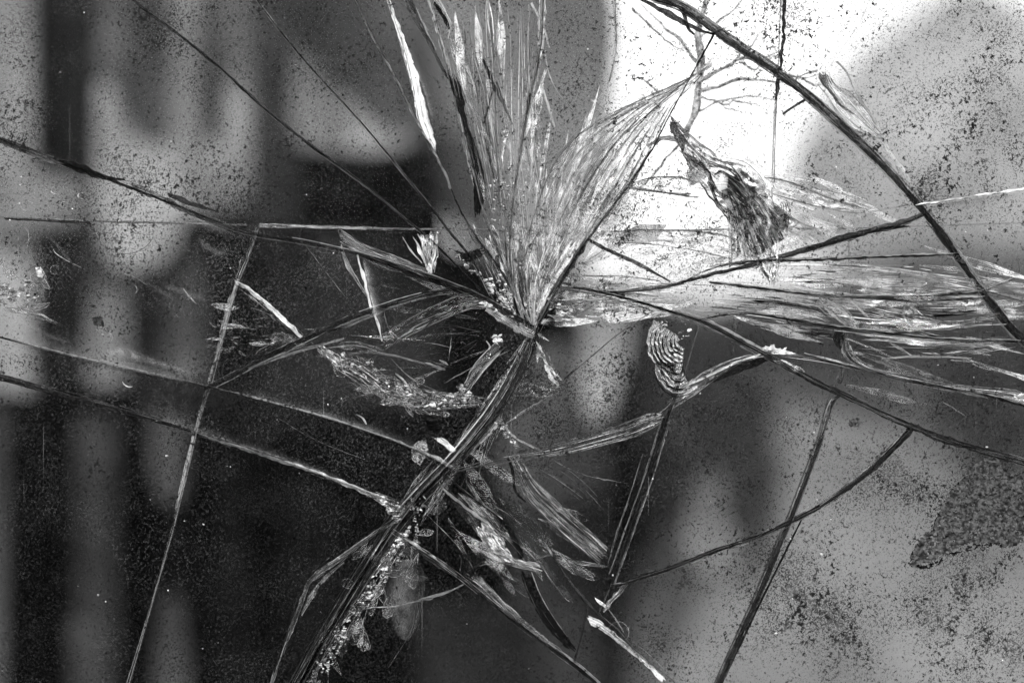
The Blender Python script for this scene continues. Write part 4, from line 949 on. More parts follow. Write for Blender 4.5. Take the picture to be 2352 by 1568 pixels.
rubble(c21(330,440, 400,400, 440,350), c21(370,500, 420,450, 470,380), 20, 99, 'crushed', (2, 7))
# --- cracks to the left
rib(C['a12'], (5, 8, 13, 10, 9, 5, 5, 7, 7, 9, 8), 'dark', seed=100)
rib(F(0,325, 100,364, 150,380), (9, 10, 6), 'grey', seed=101)
rib(c00(370,1090, 500,1130, 640,1180, 720,1215, 860,1230), (8, 14, 16, 10, 3), 'black', seed=102, Y=(-.003, -.001))
rib(c00(900,1260, 1050,1330, 1200,1400, 1300,1460, 1420,1510, 1600,1568), (10, 18, 16, 12, 8, 4), 'grey', seed=103)
rib(c00(1150,1330, 1250,1370, 1400,1420, 1490,1450), (5, 14, 10, 3), 'dark', seed=104)
film(F(250,415, 350,455, 450,500, 560,545), F(240,440, 340,490, 430,530, 540,560), mat='veil', seed=105)
rib(c11(140,210, 400,300, 600,370, 800,440), (5, 7, 8, 10), 'black', seed=106, Y=(-.003, -.001))
band(c11(0,20, 150,130, 300,180, 450,240, 640,320), c11(0,110, 120,190, 300,240, 480,300, 640,350), 'pale', 7, .0007, seed=107)
hackle(F(760,525, 800,575, 870,600, 960,630), F(785,525, 850,560, 900,590, 990,640), 24, 'bright', (1, 4), (.15, .5), 108)
rib(c11(880,470, 1050,560, 1200,640, 1330,700), (5, 12, 14, 9), 'dark', seed=109); rubble(c11(960,530, 1060,590), c11(1000,520, 1090,570), 16, 110, 'bright', (2, 8))
rib(c11(1000,570, 1100,640, 1250,740, 1330,770), (10, 16, 14, 8), 'pale', seed=111)
rib(C['a13'], (4, 4, 4, 4, 4, 3), 'black', seed=112); rib(offset(resample(smooth(C['a13']), 120), -3.5), (1.5, 2.5, 4, 2, 3.5, 4, 4), 'bright', seed=112.5, jag=.25, sm=0)
rib(F(0,772, 150,811, 300,846, 420,871, 480,886), (2, 3, 4, 3, 2), 'pale', seed=113)
film(F(0,775, 150,815, 300,850, 420,875, 478,888), F(0,700, 150,750, 300,780, 420,830, 500,850), mat='veil', seed=114)
film(F(500,893, 600,918, 750,958, 900,1008, 1020,1062), F(520,860, 640,890, 780,930, 900,975, 1010,1030), mat='veil', seed=115)
film(F(540,903, 750,958, 900,1008, 1020,1062), F(540,890, 760,935, 900,988, 1010,1046), mat='veil', seed=116)
film(F(0,777, 150,817, 300,852, 480,892), F(0,830, 150,850, 300,880, 480,910), 'darkfilm', seed=117)  # dark film, strongest at the crack and fading below it
film(F(480,892, 600,922, 750,962, 1000,1058), F(480,925, 600,960, 750,990, 980,1080), 'darkfilm', seed=118)
rib(F(960,1035, 1000,1050, 1040,1075), (8, 18, 10), 'bright', seed=119)
rib(F(-100,835, 0,865, 150,905, 300,945, 440,990), (13, 13, 13, 12, 6), 'dark', seed=120); rib(F(0,872, 150,912, 300,952, 440,992), (3, 3, 4, 2), 'black', seed=121)
hackle(F(0,860, 150,900, 300,940, 430,982), F(0,876, 150,915, 300,954, 430,990), 16, 'grey', (.8, 2), (.1, .4), 122, drift=.03)
rib(F(440,990, 560,1030, 700,1075, 820,1120, 880,1145), (5, 7, 8, 10, 8), 'white', seed=123, jag=.14)
film(F(330,950, 440,986, 560,1026, 700,1070, 820,1115), F(340,920, 450,955, 570,1000, 700,1050, 830,1100), mat='veil', seed=124)
band(F(820,1116, 870,1132, 930,1155), F(820,1124, 865,1150, 900,1180), 'crushed', 5, seed=125)
rubble(F(880,1150, 910,1170), F(900,1200, 930,1180), 26, 126, 'crushed', (2, 8))
# rear crack seen through, upper and lower parts
rib(F(588,520, 560,600, 545,640), (12, 15, 12), 'wisp', seed=127, Y=(-.001, .004)); rib(F(545,640, 520,720, 500,800, 480,880), (11, 12, 10, 9), 'grey', seed=128, Y=(-.001, .004))
rib(F(545,645, 505,790, 478,884), (4, 5, 3), 'pale', seed=129, Y=(-.001, .003))
rib(F(475,890, 460,940, 443,1000), (8, 9, 8), 'grey', seed=130, Y=(-.001, .004)); rib(F(443,1000, 425,1080, 400,1190), (8, 10, 6), 'pale', seed=131, Y=(-.001, .003), jag=.03)
rib(F(400,1190, 360,1340, 325,1460, 290,1568), (3, 3, 4, 5), 'grey', seed=132, Y=(-.001, .003)); rib(F(405,1160, 375,1270, 355,1330), (1.5, 3, 1.5), 'black', seed=133)
# --- leaf and arcs of crumbled glass left of the meeting point
rib(C['a16'], (6, 12, 14, 13, 12, 9, 9, 7), 'dark', seed=134)
rib(c10(1750,910, 1900,860, 2080,770, 2352,700), (5, 9, 8, 5), 'black', seed=135, Y=(-.003, -.001))
rib(c10(1700,980, 1900,900, 2050,850, 2150,830, 2352,770), (4, 8, 9, 7, 5), 'pale', seed=136)
rib(c11(0,700, 200,620, 400,540, 700,460), (6, 6, 5, 3), 'grey', seed=137); rib(c11(400,530, 520,490, 640,460), (1.5, 3.5, 1.5), 'bright', seed=138)
lfA = c11(300,740, 450,650, 620,560, 800,480, 900,455, 1000,480); lfB = c11(310,860, 450,760, 620,680, 780,610, 900,560, 1080,580)
band(lfA, lfB, 'grey', 9, .0008, seed=139); hackle(lfA, lfB, 46, 'wisp', (1.5, 6), (.1, .5), 140); hackle(lfA, lfB, 16, 'bright', (1, 3), (.06, .25), 141, v0=.5)
arA = c11(-30,840, 150,900, 260,1000, 420,1080, 600,1130, 800,1150, 1000,1180); arB = c11(-30,980, 150,1090, 300,1190, 430,1240, 560,1270, 780,1250, 960,1230)
band(arA, arB, 'grey', 12, .0011, seed=142, rag=6); rubble(arA, arB, 190, 143, 'crushed', (1.5, 8)); hackle(arA, arB, 60, 'crushed', (1.5, 5), (.05, .25), 144, drift=.8)
hackle(arA, arB, 36, 'bright', (1.2, 4), (.04, .2), 145, drift=.8)
band(c10(2160,850, 2250,930, 2352,1000), c10(2200,800, 2300,870, 2400,960), 'crushed', 6, seed=146, rag=5)
band(c11(0,880, 150,870, 330,880), c11(0,800, 120,790, 320,860), 'wisp', 6, seed=147)
band(c11(1110,760, 980,880, 910,960, 870,1050, 800,1150), c11(1130,840, 1010,960, 930,1060, 880,1130, 850,1200), 'pale', 6, .0008, seed=148)
rubble(c11(1050,740, 1090,760), c11(1060,800, 1100,790), 12, 149, 'bright', (3, 10)); rubble(c11(800,1100, 860,1180), c11(840,1090, 920,1180), 26, 150, 'crushed', (3, 9))
band(c11(1160,1160, 1250,1040, 1380,1050, 1500,1080), c11(1180,1190, 1280,1150, 1400,1190, 1510,1130), 'wisp', 8, seed=151, rag=5)
hackle(c11(1160,1160, 1250,1040, 1380,1050, 1500,1080), c11(1180,1190, 1280,1150, 1400,1190, 1510,1130), 36, 'crushed', (1, 5), (.08, .4), 152, drift=.5)
rib(c11(1330,800, 1390,900, 1440,1000, 1500,1090), (10, 13, 12, 6), 'white', seed=153, jag=.3); rubble(c11(1320,800, 1500,1070), c11(1370,790, 1530,1080), 34, 154, 'crushed', (2, 6))
rib(c11(1500,1080, 1700,910, 1900,740, 2100,610), (3, 4, 3, 2), 'pale', seed=155); rib(c11(1530,1050, 1600,990), (3, 5), 'black', seed=156)
rib(c11(1500,1130, 1300,1240, 1140,1350), (3, 4, 3), 'pale', seed=157)
rib(c11(120,200, 160,350, 200,520, 250,650, 290,790), (4, 8, 8, 7, 3), 'white', seed=158, jag=.25); rib(c11(10,130, 40,260, 110,370, 190,490), (3, 10, 9, 5), 'pale', seed=159)
film(c11(150,200, 210,500, 280,760), c11(230,220, 290,500, 340,740), seed=160)
hackle(c11(210,600, 280,760, 330,860), c11(330,620, 400,700, 440,780), 18, 'wisp', (1.5, 6), (.2, .6), 161, drift=.8)
for k, p in enumerate([(1000,790, 1015,810, 1030,840, 1015,850), (570,940, 640,960, 720,985), (680,920, 710,940, 740,955), (380,1010, 430,1060, 490,1140), (110,1290, 150,1310, 180,1360)]):
    rib(c11(*p), (2, 5, 6, 2), 'bright', seed=162+k, jag=.3, name='splinter')
rib(c11(350,910, 430,1000, 520,1070, 700,1150), (2, 3, 2), 'grey', seed=168); rib(c11(130,860, 340,880, 520,930, 720,985), (3, 6, 4, 2), 'grey', seed=169)
band(c10(1605,365, 1740,440, 1880,560, 1980,650, 2110,790), c10(1600,400, 1740,480, 1860,600, 1950,690, 2080,790), 'bright', 6, .0007, seed=170, rag=4)
hackle(c10(1605,365, 1880,530, 2110,770), c10(1600,400, 1850,620, 2080,790), 36, 'crushed', (1.2, 5), (.06, .3), 171, drift=.5)
hackle(c10(1520,600, 1700,640, 1950,700), c10(1510,760, 1700,800, 2000,820), 44, 'wisp', (1.2, 6), (.1, .5), 172, drift=.5)
hackle(c10(1520,600, 1700,640, 1950,700), c10(1510,760, 1700,800, 2000,820), 16, 'crushed', (1.2, 4), (.03, .12), 173, drift=1)
# --- glass rubble and stains of the smeared shard at far left
rubble(c10(0,420, 100,410, 200,360), c10(0,560, 150,540, 290,500), 40, 174, 'crushed', (3, 12)); flake(c10(245,290, 280,285, 310,330, 290,360, 260,350), 'bright', seed=175)
band(c10(0,580, 150,600, 300,640, 420,700), c10(0,560, 140,570, 300,610, 420,680), 'wisp', 4, seed=176)
band(c10(630,625, 625,665, 650,690), c10(690,615, 725,660, 715,700), 'dark', 4, seed=177, name='shell_chip'); rubble(c10(640,680, 720,700), c10(700,750, 790,770), 16, 178, 'crushed', (2, 7))
film(c10(700,830, 850,780, 1000,880, 1400,1010), c10(720,900, 900,930, 1100,980, 1400,1050), mat='veil', seed=179, peak=1); film(c10(680,850, 850,800, 980,900), c10(740,920, 900,930, 1000,960), mat='veil', seed=180, peak=1)
def ringmark(cx, cy, r, w, a0, a1, mat, seed, sq=1.0):
    P = [(cx+r*math.cos(R(a)), cy+r*sq*math.sin(R(a))) for a in range(a0, a1+1, 6)]
    rib(P, (w*.4, w, w, w*.4), mat, seed=seed, sm=1, name='water_mark', Y=(-.0028, -.0024), jag=.05, step=3)
ringmark(290, 517, 70, 2.5, -20, 175, 'grey', 181, .95); ringmark(127, 620, 10, 2, 0, 360, 'grey', 182); ringmark(305, 665, 12, 2, -90, 120, 'pale', 183)
ringmark(300, 870, 18, 2.5, 70, 160, 'bright', 184); ringmark(245, 775, 14, 2.5, -60, 60, 'pale', 185)
for k, p in enumerate([(365,150, 380,190, 460,240, 520,270, 590,305), (1255,430, 1290,480, 1350,540), (1430,650, 1450,680, 1480,700), (850,330, 940,360, 1010,410), (160,0, 215,60, 170,230), (190,0, 210,70, 190,150)]):
    rib(c10(*p), (1.5, 4 if k in (1, 2) else 2, 1), 'pale' if k < 3 else 'grey', seed=186+k, name='water_mark' if k != 1 else 'splinter', Y=(-.0028, -.0024))
for k, (x, y) in enumerate([(110,430), (130,438), (162,430), (190,450), (62,455), (66,474), (150,470), (310,482), (268,487), (232,448)]):
    ringmark(x, y, 9+3*(k % 3), 2, 20*k, 20*k+230, 'pale' if k % 2 else 'grey', 195+k, .7)
rib(F(0,500, 100,503, 200,510), (5, 7, 8), 'dark', seed=206, Y=(.012, .0135), parent=None)
# --- rear pane's straight edges
for k, (a, b, m_) in enumerate([(F(0,496, 200,505, 560,514), 0, 'grey'), (F(590,516, 900,523), 0, 'pale'), (F(900,523, 1380,530), 0, 'grey'), (F(1380,530, 1700,524, 2060,520), 0, 'grey')]):
    o = rib(a, (4, 5, 4) if k != 1 else (9, 7, 5), m_, seed=207+k, Y=(.0125, .0138), parent=owner((a[0][0]+5, a[0][1]+30), rear), jag=.04)
rib(F(1802,-30, 1800,60, 1795,140, 1785,200, 1783,230), (6, 5, 5, 4), 'black', seed=212, jag=.35); rib(F(1785,200, 1780,300, 1778,420), (2, 2, 1), 'grey', seed=213)
rib(F(1958,520, 1958,700), (22, 24), 'wisp', seed=214, Y=(.0125, .0137), parent=owner((2000,700), rear))
# --- long dark diagonal at upper right
rib(F(1420,-60) + C['a10'][1:], (14, 15, 17, 16, 15, 14, 15, 17, 13, 12), 'black', seed=215, jag=.05)
rib(C['a10'][1:8], (6, 8, 7, 5, 5), 'grey', seed=216, Y=(-.003, -.002), side=-1.2)
hackle([(x-8, y+6) for x, y in C['a10'][1:11]], [(x+8, y-6) for x, y in C['a10'][1:11]], 50, 'pale', (.8, 3), (.04, .25), 217, drift=.03, Y=(-.0032, -.0026))
rib([(x+9, y-8) for x, y in C['a10'][1:10]], (3, 3, 2, 2, 3), 'pale', seed=218)
rib(c12(1880,200, 2080,450, 2165,575), (4, 4, 5), 'pale', seed=219, side=-2.6)
rib(F(1460,-10, 1530,30, 1600,70, 1640,80), (8, 14, 9, 4), 'dark', seed=220); rib(c02(0,60, 30,100, 50,200, 100,240), (5, 8, 5, 2), 'dark', seed=221)
rib(c02(1270,60, 1220,170, 1130,300, 1020,465), (3, 4, 4, 5), 'white', seed=222)
rib(c02(700,780, 790,720, 880,670), (5, 6, 4), 'dark', seed=223); rib(c02(790,540, 860,500, 940,485), (4, 4, 3), 'pale', seed=224)
band(c02(930,480, 935,570, 1000,640, 1050,750, 1180,900, 1390,950), c02(1010,490, 1060,600, 1150,620, 1240,720, 1330,850, 1400,950), 'pale', 8, .0012, seed=225)
hackle(c02(940,500, 1000,640, 1050,750, 1200,900, 1390,960), c02(1030,500, 1060,590, 1200,660, 1300,800, 1400,950), 46, 'bright', (1.2, 4.5), (.15, .6), 226)
band(c02(935,480, 940,560, 1000,620, 1100,740, 1180,790), c02(1000,490, 1040,560, 1070,660, 1130,740, 1195,780), 'dark', 5, .0009, seed=227)
rib(c02(1070,420, 1150,500, 1200,640, 1300,780, 1400,960), (1.5, 2, 3, 3), 'bright', seed=228, jag=.3)
rib(c02(1180,800, 1230,870, 1310,930, 1390,950), (5, 12, 8, 4), 'white', seed=229)
rib(c02(1390,950, 1440,1060, 1520,1160, 1590,1270, 1660,1380), (5, 7, 7, 4, 3), 'white', seed=230, jag=.12)
film(c02(1400,970, 1540,1190, 1650,1370), c02(1300,980, 1450,1180, 1580,1350), mat='veil', seed=231)
rib(F(2100,472, 2200,455, 2352,435, 2500,418), (3, 3, 4, 3), 'white', seed=232, jag=.25, Y=(-.0048, -.0040))
film(F(2120,478, 2200,462, 2352,442), F(2120,500, 2200,490, 2352,470), 'darkfilm', seed=233)
# --- the ribbed shell chip before the sky and its tail
band(c01(2240,860, 2290,960, 2352,1050), c01(2270,790, 2310,830, 2400,900), 'dark', 5, .0008, seed=234)
band(c02(0,900, 30,1000, 50,1110, 150,1200), c02(20,880, 130,980, 230,1040, 270,1120), 'grey', 8, .0012, seed=235)
shell(1640, 398, 150, 240, 15, 62, 16, 236, name='shell_chip', mode='ray', amp=.0012)
shell(1648, 398, 22, 74, 14, 215, 17, 237, name='shell_chip', mode='ray', amp=.0013, bend=9)
shell(1755, 490, -30, 60, 12, 62, 8, 238, name='shell_chip', mode='arc', amp=.0009)
rib(c02(200,1230, 230,1330, 270,1420, 320,1460), (5, 6, 6, 3), 'black', seed=239); rib(c02(260,1390, 360,1460, 400,1568), (3, 6, 4), 'black', seed=240)
rib(c02(200,1180, 210,1250, 240,1300, 340,1370, 430,1420), (4, 9, 7, 6, 3), 'black', seed=241); rib(c02(350,1130, 420,1240, 470,1360), (3, 8, 3), 'black', seed=242)
hackle(c02(230,1260, 330,1350, 480,1450, 620,1568), c02(400,1120, 450,1250, 560,1380, 640,1500), 30, 'black', (1, 4), (.2, .7), 243, drift=.1)
hackle(c02(230,1260, 330,1350, 480,1450, 620,1568), c02(400,1120, 450,1250, 560,1380, 640,1500), 26, 'bright', (1, 3.5), (.2, .7), 244, drift=.1)
sA = F(1538,266, 1552,320, 1580,385, 1640,470, 1672,505, 1715,575, 1768,640); sB = F(1542,266, 1600,325, 1655,362, 1720,368, 1770,440, 1805,560, 1775,640)
band(sA, sB, 'shell', 12, .0016, seed=244.5, name='ribbed_chip', rag=3, wave=2.5)
for k_ in range(15):
    q_ = k_/14; rib(F(1640+12*q_, 392+8*(1-q_), 1662+50*q_, 430-10*q_, 1700+62*q_-10*(1-q_), 510-40*q_, 1725+75*q_, 595-45*q_), (1.2, 4.8, 3.4, 1), 'black' if k_ % 4 else 'bright', seed=700+k_, jag=.15, name='shell_rib')
for k_ in range(9):
    q_ = k_/8; rib(F(1560+50*q_, 345+22*q_, 1590+30*q_, 372+14*q_, 1632, 398), (1, 2.6, 1.5), 'black' if k_ % 2 else 'grey', seed=720+k_, jag=.15, name='shell_rib')
flake(c02(240,1200, 290,1170, 330,1210, 320,1290, 260,1310), 'bright', seed=245)
rib(F(1700,480, 1720,540, 1740,600, 1765,640), (4, 7, 7, 3), 'black', seed=246); rib(F(1700,480, 1730,590, 1768,640), (2, 3, 2), 'pale', seed=247)
hackle(c02(560,1210, 900,1300, 1200,1420), c02(600,1350, 900,1480, 1150,1560), 40, 'wisp', (1.2, 8), (.2, .7), 248)
band(c02(530,1230, 620,1210, 800,1260, 1000,1350, 1300,1440), c02(560,1300, 680,1340, 820,1380, 1000,1430, 1290,1470), 'wisp', 6, .0007, seed=249)
rib(c02(620,1400, 760,1500, 930,1568), (3, 5, 3), 'pale', seed=250); hackle(F(1790,520, 1900,560, 2000,590), F(1850,480, 1950,510, 2080,500), 36, 'wisp', (1, 5), (.2, .7), 251)
rib(c02(1280,1450, 1400,1430, 1560,1400), (3, 3, 3), 'pale', seed=252)
# lens shaped sliver left of the shell chip
band(c01(1950,1275, 2100,1215, 2300,1205) + c02(80,1240, 200,1260), c01(1960,1290, 2150,1310, 2300,1330) + c02(100,1350, 230,1330), 'grey', 8, .0008, seed=253)
rib(c01(1960,1280, 2100,1300, 2250,1320, 2400,1325), (4, 4, 3, 2), 'bright', seed=254)
hackle(F(1360,520, 1500,480, 1660,500), F(1400,600, 1560,640, 1720,600), 70, 'wisp', (1.2, 8), (.08, .4), 255, drift=.6)
hackle(F(1420,560, 1560,560, 1720,560), F(1480,600, 1580,635, 1720,620), 60, 'bright', (.8, 3), (.03, .12), 256, drift=2)
shell(1500, 560, 190, 290, 10, 90, 10, 257, .5, name='shell_chip', amp=.0006, mode='arc', mat='pale')
band(F(1380,536, 1500,525, 1650,535, 1720,560), F(1400,556, 1500,560, 1600,575, 1700,600), 'wisp', 8, .0008, seed=258)
rib(c11(1695,95, 1850,180, 2050,270, 2180,340, 2260,385), (6, 8, 7, 5, 3), 'black', seed=259)
rib(c11(1690,90, 1640,180, 1560,300, 1520,380), (8, 22, 16, 6), 'dark', seed=260)
# --- breaks running right from the meeting point
band(c11(1500,335, 1650,345, 1900,345, 2150,370, 2240,400), c11(1500,410, 1700,440, 1880,460, 2050,430, 2240,400), 'grey', 7, .0006, seed=261)
rib(c11(1600,420, 1750,440, 1900,460, 2100,440, 2352,400), (2, 4, 3, 2), 'bright', seed=262)
rib(c11(1590,425, 1800,450, 1950,480), (3, 4, 4), 'black', seed=263)
rib(C['a17'][3:], (6, 8, 8, 9, 11, 12, 14, 12, 8), 'dark', seed=264)
rib(c12(860,165, 1100,80, 1400,20, 1560,10), (9, 13, 10, 4), 'black', seed=265, Y=(-.003, -.001))
rib(C['a18'], (5, 6, 9, 11, 13, 13, 15, 15, 14, 12), 'black', seed=266, jag=.06)
rib([(x+3, y-8) for x, y in C['a18'][2:6]], (2, 3, 4, 3), 'white', seed=267, jag=.25)
hackle([(x-2, y+6) for x, y in C['a18']], [(x+2, y-6) for x, y in C['a18']], 50, 'pale', (.8, 2.4), (.04, .25), 268, drift=.02, Y=(-.0032, -.0026))
for k, key in enumerate(('a19', 'a19b', 'a19c', 'a19d')):
    rib(C[key][(1 if k in (1, 3) else 0):], (2, 4, 5, 4, 3), 'dark', seed=270+k, jag=.3); rib([(x, y-3) for x, y in C[key][1:]], (2, 3, 4, 4, 3), 'bright', seed=275+k, jag=.3)
def streaks(A, B, n, seed, bright=.4, dark=.2):
    hackle(A, B, int(n*.5), 'wisp', (1.2, 8), (.15, .6), seed); hackle(A, B, int(n*bright), 'bright', (1, 4.5), (.08, .4), seed+.1); hackle(A, B, int(n*dark), 'dark', (1.2, 7), (.1, .5), seed+.2)
streaks(c12(500,250, 900,260, 1300,260, 1800,340) + F(2352,650), c12(600,290, 1000,280, 1300,330, 1800,380) + F(2352,700), 50, 280, .5)
band(c12(1270,270, 1500,300, 1800,350, 2050,390) + F(2352,655, 2500,665), c12(1280,330, 1500,330, 1800,380, 2050,430) + F(2352,690, 2500,700), 'pale', 7, .0009, seed=281)
band(c12(1280,330, 1500,370, 1800,400, 2020,440), c12(1280,450, 1500,450, 1800,470, 2020,470), 'wisp', 8, .0009, seed=282)
streaks(c12(300,390, 800,430, 1300,480, 2050,470), c12(400,470, 900,500, 1300,520, 2050,540), 70, 283, .4)
band(c12(1250,500, 1600,500, 1900,520, 2100,490), c12(1250,560, 1600,550, 1900,560, 2100,540), 'crushed', 6, .0009, seed=284)
streaks(c12(1250,540, 1500,600, 1800,660, 2100,620), c12(1250,640, 1500,700, 1800,720, 2150,680), 70, 285, .6)
band(c12(1550,600, 1600,690, 1750,720, 1950,700, 2150,620), c12(1600,580, 1700,640, 1850,660, 2000,640, 2200,600), 'pale', 8, .0011, seed=286)
band(c12(1530,530, 1520,600, 1560,680, 1620,700), c12(1620,530, 1600,580, 1640,640, 1700,680), 'grey', 6, .001, seed=287)
streaks(c12(100,560, 500,580, 900,660, 1300,720), c12(100,620, 400,640, 800,700, 1300,750), 50, 288, .3)
streaks(c12(150,480, 500,500, 900,500, 1000,600), c12(200,560, 500,600, 900,650, 1050,690), 56, 289, .4)
band(c12(940,480, 1000,560, 1100,640, 1190,690), c12(990,500, 1100,540, 1180,620, 1200,670), 'grey', 6, .0009, seed=290)
rib(c12(1000,510, 1080,560, 1150,620, 1195,670), (3, 5, 5, 2), 'bright', seed=291); rib(c12(990,560, 1050,620, 1130,680), (3, 5, 2), 'bright', seed=292); rib(c12(1160,500, 1240,590, 1310,650, 1370,720), (2, 4, 4, 2), 'pale', seed=293)
rib(c12(1260,440, 1340,455, 1430,490), (2, 4, 2), 'bright', seed=294)
streaks(c12(1180,720, 1500,740, 1900,780, 2300,760), c12(1200,780, 1500,810, 1900,840, 2300,810), 60, 295, .6)
band(c12(1300,740, 1600,770, 1900,790, 2250,770), c12(1300,780, 1600,800, 1900,820, 2250,800), 'pale', 5, .0008, seed=296)
rib(c12(1380,910, 1600,895, 1800,900, 1990,908), (2, 6, 5, 2), 'bright', seed=297); rib(c12(1430,800, 1500,840, 1580,890), (2, 5, 2), 'pale', seed=298); rib(c12(1850,920, 2070,940), (2, 2), 'pale', seed=299)
streaks(c12(1550,840, 1650,850, 1800,880), c12(1570,890, 1700,890, 1850,895), 16, 300, .6)
# dark hooked chip with flowing tail
band(c12(1060,720, 1025,770, 1050,820, 1095,850), c12(1130,712, 1135,760, 1120,810, 1105,855), 'black', 4, seed=301, name='chip', rag=2)
tA = c12(1100,740, 1100,830, 1120,900, 1200,960, 1350,1010, 1500,1050, 1700,1080); tB = c12(1160,750, 1160,830, 1200,900, 1290,960, 1420,1000, 1560,1030, 1720,1070)
band(tA, tB, 'pale', 8, .0012, seed=302); hackle(tA, tB, 26, 'black', (1.4, 4), (.2, .7), 303, drift=.03); hackle(tA, tB, 26, 'bright', (1.4, 4), (.2, .7), 304, drift=.03)
band(c12(1180,850, 1350,890, 1500,940, 1700,1010, 1850,1070), c12(1200,880, 1350,930, 1500,990, 1700,1060, 1850,1100), 'wisp', 6, .0008, seed=305)
lA = c12(1500,1040, 1700,1060, 1950,1100, 2250,1115, 2352,1140) + F(2500,960); lB = c12(1600,1090, 1800,1110, 2050,1150, 2250,1190, 2352,1220) + F(2500,990)
band(lA, lB, 'grey', 8, .0008, seed=306); hackle(lA, lB, 20, 'bright', (1.2, 5), (.1, .4), 307)
rib(c12(1840,1110, 1950,1140, 2100,1180), (2, 6, 2), 'bright', seed=308); rubble(c12(2280,1150, 2352,1150), c12(2290,1190, 2352,1200), 8, 309, 'bright', (5, 10))
rib(c12(1600,1080, 1700,1150, 1800,1200, 2000,1330, 2100,1420), (2, 3, 3, 2), 'wisp', seed=310)
# bright knot on the thick dark crack and its neighbours
rubble(c12(560,850, 700,880), c12(600,830, 720,850), 16, 311, 'bright', (5, 14)); band(c12(600,830, 700,840, 800,880), c12(600,880, 700,890, 860,900), 'bright', 5, .001, seed=312)
band(c12(640,900, 720,920, 800,950, 860,1000), c12(620,920, 700,960, 780,1000, 850,1010), 'crushed', 5, .001, seed=313)
rib(c12(900,910, 1000,930, 1060,945), (4, 7, 5), 'black', seed=314); rib(c12(1110,970, 1100,1030, 1090,1080), (9, 8, 5), 'dark', seed=315)
# curved blade
bA = c12(600,895, 480,900, 330,970, 240,1040, 190,1080) ; bB = c12(590,935, 500,980, 370,1030, 280,1060, 200,1085)
band(bA, bB, 'black', 4, .0005, seed=316)
band(c12(560,870, 400,900, 200,980, 80,1060, 0,1110, -60,1180), c12(570,895, 400,940, 250,1040, 130,1130, 0,1220, -100,1280), 'pale', 6, .0006, seed=317)
rib(c12(550,880, 400,930, 250,1000, 0,1110), (3, 4, 4, 3), 'white', seed=318)
# fan of shells left of it
shell(1572, 782, 95, 215, 16, 84, 7, 319, 1.0, name='shell_chip', mode='arc', amp=.0008); shell(1560, 838, 60, 190, 8, 56, 5, 320, 1.1, name='shell_chip', mode='arc', amp=.0008)

rubble(F(1500,740, 1580,730), F(1500,800, 1590,770), 22, 323, 'crushed', (2, 9))
for k_ in range(7):
    R_ = 22 + 9*k_; P_ = [(1570+R_*math.cos(R(a)), 785+R_*math.sin(R(a))) for a in range(98, 212, 6)]; rib(P_, (1, 4.5, 3, 1), 'black' if k_ % 2 else 'dark', seed=320.5+k_, jag=.3, sm=1, name='shell_rib', Y=(-.0034, -.0028), step=3)
    P_ = [(1558+.75*R_*math.cos(R(a)), 838+.95*R_*math.sin(R(a))) for a in range(60, 170, 6)]; rib(P_, (1, 3.5, 2, 1), 'black' if k_ % 2 == 0 else 'grey', seed=330.5+k_, jag=.3, sm=1, name='shell_rib', Y=(-.0034, -.0028), step=3)
hackle(F(1490,820, 1520,880, 1550,900), F(1560,780, 1570,850, 1590,890), 26, 'black', (1.2, 4), (.2, .6), 324)
band(c11(1900,530, 2000,560, 2080,560, 2160,600), c11(1930,560, 2000,600, 2060,590, 2140,620), 'wisp', 6, seed=325)
hackle(F(1270,690, 1300,700, 1350,700), F(1290,740, 1310,750, 1350,730), 44, 'crushed', (1.2, 5), (.1, .5), 326, drift=1)
band(c11(1440,480, 1500,440, 1640,450, 1900,500), c11(1440,620, 1560,640, 1620,620, 1760,530), 'grey', 10, .0012, seed=327, rag=5)
rubble(c11(1440,520, 1600,560), c11(1430,640, 1600,660), 40, 328, 'crushed', (2, 7)); rib(c11(1420,610, 1500,650, 1610,665), (3, 4, 3), 'bright', seed=329, jag=.4)
for k, (x, y, r) in enumerate([(1386,733,7), (1425,703,5), (1398,762,6)]): ringmark(x, y, r, 3, 120, 420, 'pale', 330+k)
ringmark(1370, 722, 50, 3, 180, 330, 'wisp', 334, .6)
# --- bright flat break to the double crack
fA = c11(1230,1545, 1500,1490, 1800,1400, 2000,1330, 2130,1270, 2200,1280); fB = c11(1240,1590, 1500,1580, 1800,1500, 2000,1450, 2130,1400, 2200,1350)
band(fA, fB, 'grey', 10, .0008, seed=335); hackle(fA, fB, 60, 'bright', (1, 4.5), (.1, .5), 336, drift=.05); hackle(fA, fB, 30, 'dark', (1, 4), (.1, .4), 337, drift=.05)
rubble(c11(2050,1290, 2170,1290), c11(2050,1380, 2180,1370), 30, 338, 'crushed', (2, 8))
rib(F(1040,1085, 1100,1070, 1180,1060, 1240,1045), (6, 4, 5, 6), 'pale', seed=339)
rib(c11(1100,1350, 1180,1440, 1280,1500, 1380,1540), (4, 5, 4, 3), 'bright', seed=340, jag=.3); rubble(c11(1060,1350, 1100,1420, 1180,1500), c11(1120,1340, 1170,1420, 1220,1520), 40, 341, 'crushed', (2, 8))
